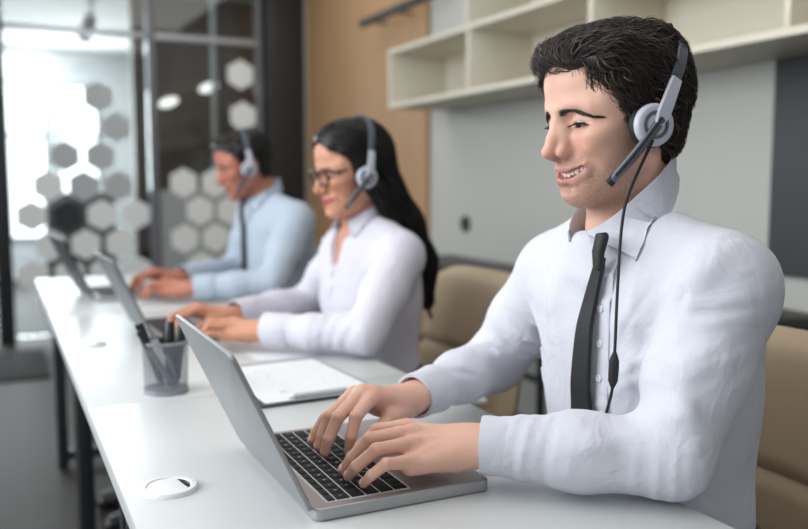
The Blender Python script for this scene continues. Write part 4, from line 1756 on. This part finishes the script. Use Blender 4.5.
m = MB()
m.slab(rrect(-.216, .014, -.006, .311, .001), 0, .0009)
o = m.build('paper_sheet', paper_mat())
o.location = (.612, 1.352, .754)
o.rotation_euler = (0, 0, math.radians(3))
tag(o, 'sheet with a faint line drawing clipped on the black clipboard', 'paper')
m = MB()
m.slab(rrect(-.10, .0, .10, .14, .001), 0, .0006)
o = m.build('paper_sheet', mat('paper_plain', lin(216, 218, 222), .8))
o.location = (.585, 1.715, .7502)
o.rotation_euler = (0, 0, math.radians(2))
tag(o, "plain white sheet on the desk under the woman's forearm", 'paper')


# pen cup and pens
def mesh_mat():
    m, nt, b = new_mat('grey_wire_mesh')
    b.inputs['Base Color'].default_value = (*lin(140, 145, 152), 1)
    b.inputs['Metallic'].default_value = .5
    b.inputs['Roughness'].default_value = .4
    tc = node(nt, 'ShaderNodeTexCoord')
    mp = node(nt, 'ShaderNodeMapping')
    mp.inputs['Scale'].default_value = (1, 1, 1)
    wv = node(nt, 'ShaderNodeTexWave', Scale=90.0)
    wv.bands_direction = 'Z'
    w2 = node(nt, 'ShaderNodeTexWave', Scale=1.0)
    nt.links.new(tc.outputs['Object'], wv.inputs['Vector'])
    # around the cup: angle based rods
    sp = node(nt, 'ShaderNodeSeparateXYZ')
    nt.links.new(tc.outputs['Object'], sp.inputs[0])
    at = node(nt, 'ShaderNodeMath', operation='ARCTAN2')
    nt.links.new(sp.outputs[1], at.inputs[0])
    nt.links.new(sp.outputs[0], at.inputs[1])
    ml = node(nt, 'ShaderNodeMath', operation='MULTIPLY')
    ml.inputs[1].default_value = 60
    nt.links.new(at.outputs[0], ml.inputs[0])
    sn = node(nt, 'ShaderNodeMath', operation='SINE')
    nt.links.new(ml.outputs[0], sn.inputs[0])
    g1 = node(nt, 'ShaderNodeMath', operation='GREATER_THAN')
    g1.inputs[1].default_value = .62
    nt.links.new(sn.outputs[0], g1.inputs[0])
    g2 = node(nt, 'ShaderNodeMath', operation='GREATER_THAN')
    g2.inputs[1].default_value = .84
    nt.links.new(wv.outputs['Fac'], g2.inputs[0])
    mx = node(nt, 'ShaderNodeMath', operation='MAXIMUM')
    nt.links.new(g1.outputs[0], mx.inputs[0])
    nt.links.new(g2.outputs[0], mx.inputs[1])
    nt.links.new(mx.outputs[0], b.inputs['Alpha'])
    return m


CUP = mat('grey_cup_metal', lin(150, 154, 160), .4, metal=.5)
cx, cy = .262, 1.530
t = thing('pen_cup', 'grey wire mesh pen cup standing behind the nearest laptop', 'pen cup', (cx, cy, .75))
m = MB()
m.lathe([(.038, .004), (.0405, .093)], 64, close=False)
m.build('mesh_wall', mesh_mat(), t)
m = MB()
m.lathe([(.0386, .0), (.0394, .002), (.0394, .009), (.0380, .009), (.0376, .004), (.0005, .003), (.0005, 0)], 48, close=False)
m.build('cup_base', CUP, t)
m = MB()
m.lathe([(.0398, .091), (.0425, .0905), (.0425, .0955), (.0398, .0955), (.0398, .091)], 48, close=False)
m.build('rim', CUP, t)
INK = mat('pen_black_plastic', lin(26, 28, 32), .35)
GREYP = mat('pen_grey_plastic', lin(96, 104, 116), .35)
for i, (b0, b1, r, ln, mt, lb, kind) in enumerate((
        ((.012, -.014), (-.038, -.016), .0050, .125, GREYP, 'slanting grey pen leaning left in the mesh pen cup', 'pen'),
        ((-.002, .018), (-.034, .010), .0072, .128, INK, 'thick black marker leaning left in the mesh pen cup', 'marker'),
        ((.006, .006), (.012, .018), .0085, .118, INK, 'thick black marker upright in the middle of the mesh pen cup', 'marker'),
        ((.016, .000), (.028, .002), .0080, .112, INK, 'thick black marker at the right of the mesh pen cup', 'marker'),
        ((.020, -.012), (-.010, -.026), .0042, .104, GREYP, 'short grey pen at the front of the mesh pen cup', 'pen'))):
    p0 = Vector((cx + b0[0], cy + b0[1], .757))
    d = Vector((b1[0] - b0[0], b1[1] - b0[1], .092)).normalized()
    q = d.to_track_quat('Z', 'Y').to_matrix().to_4x4()
    t = thing(kind, lb, kind, p0, 0, 'pens in the mesh cup')
    t.rotation_euler = q.to_euler()
    m = MB()
    m.lathe([(.0006, 0), (r * .5, .008), (r, .016), (r, ln * .68)], 16)
    m.build('barrel', mt, t)
    m = MB()
    m.lathe([(r * 1.08, ln * .68), (r * 1.08, ln - .003), (r * .9, ln), (.0005, ln)], 16, close=False)
    m.tube([(r * 1.3, 0, ln * .72), (r * 1.3, 0, ln * .95)], r * .22, 6)
    m.build('cap', INK, t)

# office chairs
LEATHER = mat('beige_leather', lin(168, 148, 122), .5, bump=.2, bscale=120)
CHROME = mat('chair_chrome', lin(196, 197, 200), .25, metal=.9)


def make_chair(label, x, y, rot):
    """chair whose back is on its local +x side"""
    t = thing('office_chair', label, 'chair', (x, y, 0), rot, 'beige office chairs at the desks')
    m = MB()
    m.slab(rrect(-.25, -.245, .22, .245, .07), .385, .455, .028)
    m.build('seat', LEATHER, t)
    # backrest, gently curved, with a seam
    V, F = [], []
    nu, nv = 25, 29
    for side in (0, 1):
        for j in range(nv):
            for i in range(nu):
                u, v = -1 + 2 * i / (nu - 1), j / (nv - 1)
                zz = .46 + .435 * v
                hw = .245
                e = max(abs(u), 0)
                cor = max(0, (v - .82) / .18)
                wv = hw * (1 - .10 * cor ** 3)
                yy = u * wv
                zz -= .030 * (abs(u) ** 6) * (1 if v > .5 else 0) * cor
                puff = (1 - abs(u) ** 8) ** .5 * (1 - abs(2 * v - 1) ** 12) ** .5
                seam = .010 * math.exp(-((v - .50) / .012) ** 2)
                xx = .235 + .075 * v - .035 * (1 - u * u) * 0 + .03 * u * u * -1
                th = (.040 * puff - (seam if side == 0 else 0)) * (-1 if side == 0 else 1) * (1 if side == 0 else .7)
                V.append((xx + th, yy, zz))
    for side in (0, 1):
        o = side * nu * nv
        for j in range(nv - 1):
            for i in range(nu - 1): F.append((o + j * nu + i, o + j * nu + i + 1, o + (j + 1) * nu + i + 1, o + (j + 1) * nu + i))
    m = MB()
    m.add(V, F)
    m.build('backrest', LEATHER, t)
    m = MB()
    m.tube([(.02, 0, .37), (.22, 0, .37), (.31, 0, .42), (.315, 0, .60)], .016, 12)
    m.build('back_bar', CHROME, t)
    for s in (1, -1):
        m = MB()
        m.tube(spline([(.06, s * .235, .41), (.07, s * .285, .43), (.05, s * .292, .52), (.035, s * .285, .622)], 16), .011, 10)
        m.build('arm_post', CHROME, t)
        m = MB()
        m.tube(spline([(.12, s * .285, .628), (.05, s * .285, .636), (-.06, s * .285, .636), (-.13, s * .285, .630)], 14), [.012] + [.017] * 12 + [.012], 12, flat=((0, 0, 1), .7))
        m.build('armrest', WHITE_PL, t)
    m = MB()
    m.lathe([(.03, .10), (.03, .24), (.018, .24), (.018, .37), (.06, .372), (.06, .385)], 20)
    m.build('gas_column', CHROME, t)
    for k in range(5):
        a = 2 * math.pi * k / 5 + .3
        c, s_ = math.cos(a), math.sin(a)
        m = MB()
        m.tube([(.02 * c, .02 * s_, .115), (.16 * c, .16 * s_, .100), (.29 * c, .29 * s_, .075)], [.026, .021, .015], 10)
        lg = m.build('leg', CHROME, t)
        m = MB()
        q = Matrix.Translation((.29 * c, .29 * s_, .030)) @ Matrix.Rotation(a + 1.2, 4, 'Z') @ Matrix.Rotation(math.pi / 2, 4, 'X')
        m.lathe([(.001, -.012), (.028, -.012), (.030, -.008), (.030, .008), (.028, .012), (.001, .012)], 20, q)
        m.tube([(.29 * c, .29 * s_, .03), (.29 * c, .29 * s_, .08)], .007, 8)
        m.build('caster', BLACK, lg)
    return t


make_chair('beige leather office chair behind the man in the white shirt and tie', .83, .915, 0)
make_chair('beige leather office chair behind the woman with glasses', .865, 1.90, 0)
make_chair('beige leather office chair behind the man in the pale blue shirt', .93, 2.86, 0)
# ------------------------------------------------------------------ the man at the near laptop
MAN_L = dict(pinky=[(.430, .871, .797), (.394, .862, .803), (.379, .871, .789), (.374, .883, .7755)],
             ring=[(.442, .890, .812), (.390, .881, .815), (.370, .895, .793), (.366, .911, .7765)],
             middle=[(.452, .910, .820), (.396, .913, .818), (.377, .926, .793), (.369, .934, .777)],
             index=[(.459, .940, .818), (.423, .952, .815), (.402, .959, .795), (.394, .967, .778)],
             thumb=[(.500, .915, .797), (.470, .955, .794), (.446, .972, .785), (.425, .975, .777)])
MAN_R = dict(index=[(.456, 1.038, .838), (.412, .997, .822), (.402, .990, .798), (.400, .994, .777)],
             middle=[(.442, 1.044, .842), (.390, 1.005, .822), (.376, 1.003, .795), (.371, 1.005, .778)],
             ring=[(.436, 1.062, .836), (.389, 1.035, .816), (.377, 1.034, .790), (.372, 1.032, .777)],
             pinky=[(.436, 1.080, .824), (.394, 1.066, .805), (.380, 1.067, .786), (.374, 1.064, .776)],
             thumb=[(.505, 1.050, .800), (.478, 1.032, .803), (.452, 1.014, .794), (.432, 1.000, .780)])
man_ctx = {}
man = make_person('smiling man in a white shirt and black tie typing at the near laptop', dict(
    style='man', skin=SKIN_MAN, hair=HAIR_BROWN, shirt=SHIRT_WHITE, big=True, nails=True, group=None,
    head=(.749, .893, 1.213), R=head_rot(174, 9), scale=.95, neck=(.766, .904, 1.068), yaw=182, base=(.835, .908, 0),
    head_res=.0013, hand_res=.0014, shirt_res=.0045,
    torso=[(-.03, .47, .155, .120), (.0, .60, .152, .118), (.01, .72, .152, .116), (.018, .85, .166, .122), (.026, .95, .170, .116),
           (.035, 1.01, .140, .095), (.045, 1.050, .080, .062)],
    hips=[(-.03, .46, .165, .125), (-.02, .56, .175, .130), (.0, .66, .158, .114)],
    arms=dict(L=dict(sh=(.790, .743, 1.000), el=(.703, .733, .806), wr=(.518, .872, .806), fingers=MAN_L, cuff=.014, cuff_r=.0320),
              R=dict(sh=(.785, 1.072, .986), el=(.755, 1.205, .822), wr=(.530, 1.080, .812), fingers=MAN_R, cuff=.016, cuff_r=.0315)),
    creases=[([(.705, .734, .971), (.721, .728, 1.007), (.737, .721, 1.036), (.787, .721, 1.065)], 2.2),
             ([(.707, .728, .975), (.733, .690, .982), (.798, .675, .991)], 1.1),
             ([(.674, .719, .911), (.699, .683, .931), (.785, .675, .956)], 1.2),
             ([(.663, .720, .876), (.674, .684, .877), (.693, .664, .854)], 1.6),
             ([(.668, .728, .860), (.696, .690, .843), (.707, .680, .819)], 1.4),
             ([(.573, .772, .842), (.601, .736, .836), (.634, .707, .837)], 1.1),
             ([(.704, .831, .922), (.712, .801, .970), (.725, .779, 1.019)], 1.3),
             ([(.701, .844, .863), (.710, .814, .886), (.700, .770, .910)], 1.2),
             ([(.718, 1.132, .940), (.728, 1.090, .898), (.756, 1.089, .871)], 1.6),
             ([(.688, 1.175, .862), (.715, 1.140, .858), (.767, 1.146, .815)], 1.5),
             ([(.598, 1.096, .842), (.646, 1.103, .831), (.702, 1.135, .794)], 1.1),
             ([(.703, .954, 1.006), (.694, .959, .950), (.693, .943, .882)], 1.2)],
    legs=dict(L=((.40, .80, .55), (.44, .80, .09)), R=((.40, 1.02, .55), (.44, 1.02, .09))),
    collar=(1.178, 1.058), collar_off=(-.009, 0, 0), collar_yaw=172, collar_gap=.42, leaf_spread=.85, knot_shift=.024, placket=(.80, 1.03), tie=(1.052, .80, .036, .016), placket_l=.046))
MAN_CABLE = [(.706, .818, 1.118), (.692, .815, 1.076), (.680, .806, .997), (.674, .801, .921), (.676, .806, .875), (.680, .823, .832), (.700, .850, .800)]
MAN_REMOTE = ((.674, .801, .921), (.676, .806, .875))
# ------------------------------------------------------------------ the woman and the farther man
def move_hand(fingers, w0, w1, deg, k):
    M = rotz(math.radians(deg))
    return {n: [tuple(M @ (np.array(p) - np.array(w0)) * np.array((k, k, 1)) + np.array(w1)) for p in f] for n, f in fingers.items()}


WL, WR = (.518, .872, .806), (.530, 1.080, .812)
W_L, W_R = (.520, 1.800, .800), (.500, 1.990, .806)
WOMAN_R, WOMAN_O, WOMAN_S = head_rot(183, 10), (.776, 1.874, 1.152), .90
woman = make_person('woman with long black hair and glasses in a white blouse typing', dict(
    style='woman', skin=SKIN_WOMAN, hair=HAIR_BLACK, shirt=SHIRT_BLOUSE,
    head=WOMAN_O, R=WOMAN_R, scale=WOMAN_S, neck=(.795, 1.895, 1.030), yaw=184, base=(.855, 1.900, 0),
    head_res=.0024, hand_res=.0024, shirt_res=.006, body_scale=.92, hand_k=.9, cuff_k=.95,
    torso=[(-.03, .47, .165, .118), (.0, .60, .150, .108), (.02, .70, .138, .100), (.035, .84, .160, .122), (.035, .92, .160, .112),
           (.045, .985, .130, .088), (.055, 1.022, .072, .056)],
    hips=[(-.03, .46, .175, .125), (-.02, .56, .178, .130), (.0, .66, .150, .108)],
    arms=dict(L=dict(sh=(.838, 1.755, .955), el=(.700, 1.640, .802), wr=W_L, fingers=move_hand(MAN_L, WL, W_L, -14, .92), cuff=.012),
              R=dict(sh=(.822, 2.040, .955), el=(.745, 2.130, .805), wr=W_R, fingers=move_hand(MAN_R, WR, W_R, -20, .92), cuff=.012)),
    legs=dict(L=((.42, 1.80, .54), (.46, 1.80, .09)), R=((.42, 2.0, .54), (.46, 2.0, .09))),
    vneck=[((.740, 1.893, .985), (.055, .026, .065)), ((.745, 1.893, 1.020), (.05, .045, .03))],
    collar=(1.100, 1.030), collar_gap=.60, collar_k=.95, spread=.010, leaf_spread=.25, placket=(.78, .92)))
M_L, M_R = (.540, 2.640, .796), (.550, 2.880, .804)
FAR_R, FAR_O, FAR_S = head_rot(176, 17), (.784, 2.870, 1.185), .95
farman = make_person('man in a pale blue shirt and dark tie looking down at the farthest laptop', dict(
    style='far', skin=SKIN_FAR, hair=HAIR_BLACK, shirt=SHIRT_BLUE,
    head=FAR_O, R=FAR_R, scale=FAR_S, neck=(.842, 2.883, 1.065), yaw=184, base=(.915, 2.880, 0),
    head_res=.003, hand_res=.003, shirt_res=.008, hand_k=1.0,
    torso=[(-.03, .47, .165, .120), (.0, .60, .160, .120), (.01, .72, .160, .116), (.018, .85, .172, .122), (.026, .95, .174, .116),
           (.035, 1.01, .145, .095), (.050, 1.055, .080, .062)],
    hips=[(-.03, .46, .165, .125), (-.02, .56, .175, .130), (.0, .66, .158, .114)],
    arms=dict(L=dict(sh=(.900, 2.690, .995), el=(.775, 2.555, .808), wr=M_L, fingers=move_hand(MAN_L, WL, M_L, -12, 1.0), cuff=.012),
              R=dict(sh=(.865, 3.070, .995), el=(.800, 3.080, .806), wr=M_R, fingers=move_hand(MAN_R, WR, M_R, -10, 1.0), cuff=.012)),
    legs=dict(L=((.42, 2.77, .55), (.46, 2.77, .09)), R=((.42, 2.99, .55), (.46, 2.99, .09))),
    collar=(1.140, 1.062), leaf_spread=.5, placket=(.80, 1.03), tie=(1.058, .80, -.012, -.012), tie_w=[.026, .034, .046, .058], placket_l=.02))
# ------------------------------------------------------------------ headsets and glasses
HS_GREY = mat('headset_pale_grey', lin(186, 188, 200), .4)
HS_DARK = mat('headset_dark_grey', lin(74, 79, 90), .4)
HS_BLACK = mat('headset_cushion_black', lin(26, 27, 30), .7)
HS_STEEL = mat('headset_steel_grey', lin(104, 108, 118), .35, metal=.4)


def make_headset(label, R, o, s, style, cable=None, lean=(-.090, 0, .108)):
    tf = place_head(np.array(R), np.array(o), s)
    t = thing('headset', label, 'headset', tf(np.array([[0, 0, .15]]))[0], 0, 'call centre headsets')
    inv = Matrix.Translation(-t.location)
    X = lambda P: [tuple(p - np.array(t.location)) for p in tf(np.array(P, float))]
    loc = np.array(t.location)

    def put(m, name, mt, parent=t):
        m.v = X(m.v)
        return m.build(name, mt, parent)
    ear = np.array((.006, .0, -.002))
    top = ear + np.array(lean)
    # head band in a plane leaning back
    upv = unit(top - ear)
    H = np.linalg.norm(top - ear)
    fwv = unit(np.cross((0, 1, 0), upv))
    cen, sid, nor, wid = [], [], [], []
    hc = HAIR_CLAY[style]
    rr = []
    aa = np.linspace(-1.45, 1.45, 49)
    for a in aa:
        n = unit(upv * math.cos(a) + np.array((0, 1, 0)) * math.sin(a))
        q = ray_surface(hc, ear + n * .05, n, .14)
        rr.append(max(np.linalg.norm(q - ear) + .009, .088))
    rr = np.array(rr)
    rr = np.maximum(rr, rr[::-1])
    for _ in range(6): rr[1:-1] = np.maximum((rr[:-2] + 2 * rr[1:-1] + rr[2:]) / 4, rr[1:-1] - .001)
    for a, r_ in zip(aa, rr):
        n = unit(upv * math.cos(a) + np.array((0, 1, 0)) * math.sin(a))
        cen.append(ear + n * r_)
        sid.append(fwv)
        nor.append(n)
        wid.append(.017)
    cut_ = 5
    cen, sid, nor, wid = [q[cut_:-cut_] for q in (cen, sid, nor, wid)]
    m = MB()
    m.ribbon(cen, sid, wid, nor, .0055)
    band = put(m, 'headband', HS_DARK)
    for s_ in (1, -1):
        c = np.array((.014, s_ * .0850, -.014))
        q = Matrix.Translation(Vector(c)) @ (Vector((.06, s_, .0)).normalized().to_track_quat('Z', 'Y').to_matrix().to_4x4())
        m = MB()
        m.lathe([(.010, -.008), (.022, -.009), (.0285, -.004), (.0295, .002), (.0275, .008), (.010, .009)], 40, q)
        cup = put(m, 'ear_cushion', HS_BLACK)
        m = MB()
        m.lathe([(.0275, .006), (.0280, .011), (.0268, .0150), (.0235, .0172), (.0170, .0165)], 44, q, close=False)
        m.lathe([(.0170, .0165), (.0160, .0148), (.0138, .0148), (.0128, .0170), (.0005, .0175)], 44, q, close=False)
        put(m, 'ear_cup', HS_GREY)
        m = MB()
        m.lathe([(.0182, .0166), (.0178, .0182), (.0150, .0180), (.0146, .0160)], 40, q, close=False)
        put(m, 'ear_cup_ring', HS_STEEL)
        # arm from band to cup
        e = np.array(cen[-1 if s_ > 0 else 0])
        e2 = np.array(cen[-3 if s_ > 0 else 2])
        out = np.array((.0, s_, 0))
        pts = spline([e2 + out * .003, e + out * .006, e * .45 + c * .55 + out * .014 + np.array((-.002, 0, .002)), c + out * .0195], 14)
        m = MB()
        m.ribbon(pts, [unit(np.cross(unit(c - e2), out))] * 14, np.interp(np.linspace(0, 1, 14), [0, .5, .8, 1], [.016, .019, .021, .012]), [out] * 14, .007)
        put(m, 'yoke', HS_GREY)
    # microphone boom on the left
    c = np.array((.014, .1030, -.014))
    tip = np.array(((.080, .080, -.080)))
    pts = spline([c + np.array((-.008, 0, .008)), c, c * .5 + tip * .5 + np.array((0, .004, 0)), tip], 14)
    m = MB()
    m.tube(pts, list(np.interp(np.linspace(0, 1, 14), [0, .15, .9, 1], [.0045, .0068, .0062, .0048])), 12, flat=((0, 1, 0), .75))
    boom = put(m, 'microphone_boom', HS_STEEL)
    m = MB()
    d = np.array((.002, .0042, .0022))
    m.tube(pts[2:-1] + d, .0022, 8)
    put(m, 'boom_stripe', HS_BLACK, boom)
    m = MB()
    m.tube([tip + (tip - c) * -.16, tip + (tip - c) * .01], [.0064, .0058], 12, flat=((0, 1, 0), .75))
    put(m, 'microphone_tip', HS_BLACK, boom)
    if cable is not None:
        P = spline([tf(np.array([c + np.array((.010, .001, -.018))]))[0]] + [np.array(q) for q in cable], 70)
        m = MB()
        m.tube([tuple(p - loc) for p in P], .0019, 8)
        m.build('cable', HS_BLACK, t)
    return t, loc


t, loc = make_headset('pale grey headset worn by the smiling man in the white shirt', head_rot(174, 9), (.749, .893, 1.213), .95, 'man', MAN_CABLE)
m = MB()
a, b = np.array(MAN_REMOTE[0]), np.array(MAN_REMOTE[1])
pts = [a, a * .9 + b * .1, a * .75 + b * .25, a * .5 + b * .5, a * .2 + b * .8, a * .08 + b * .92, b]
m.tube([tuple(p - loc) for p in pts], [.0022, .0040, .0062, .0064, .0060, .0040, .0022], 12)
ctl = m.build('volume_control', HS_BLACK, t)
make_headset('pale grey headset worn over the long black hair of the woman', WOMAN_R, WOMAN_O, WOMAN_S, 'woman', None, (-.045, 0, .135))
make_headset('pale grey headset worn by the man in the pale blue shirt', FAR_R, FAR_O, FAR_S, 'far', None, (-.020, 0, .14))
# eyeglasses on the woman
GL_BLACK = mat('glasses_black_acetate', lin(22, 20, 22), .25)
tf = place_head(WOMAN_R, np.array(WOMAN_O), WOMAN_S)
t = thing('eyeglasses', 'black framed eyeglasses worn by the woman', 'glasses', tf(np.array([[.105, 0, .004]]))[0])
loc = np.array(t.location)
X = lambda P: [tuple(p - loc) for p in tf(np.array(P, float))]
for s_ in (1, -1):
    pts = []
    for k in range(33):
        a = 2 * math.pi * k / 32
        ca, sa = math.cos(a), math.sin(a)
        y = .0265 * math.copysign(abs(ca) ** .75, ca)
        z = .0205 * math.copysign(abs(sa) ** .75, sa)
        pts.append((.1095 - 2.2 * (y * .5 + .032) ** 2 * 1.0, s_ * (.033 + y), .000 + z))
    m = MB()
    m.tube(X(pts), .0026, 8, cap=False)
    m.build('rim', GL_BLACK, t)
    m = MB()
    m.tube(X([(.094, s_ * .058, .010), (.088, s_ * .068, .012), (.04, s_ * .0745, .013), (.0, s_ * .0785, .010), (-.02, s_ * .079, -.008)]), .0024, 8)
    m.build('temple', GL_BLACK, t)
m = MB()
m.tube(X(spline([(.1075, .0085, .006), (.112, 0, .009), (.1075, -.0085, .006)], 9)), .0024, 8)
m.build('bridge', GL_BLACK, t)
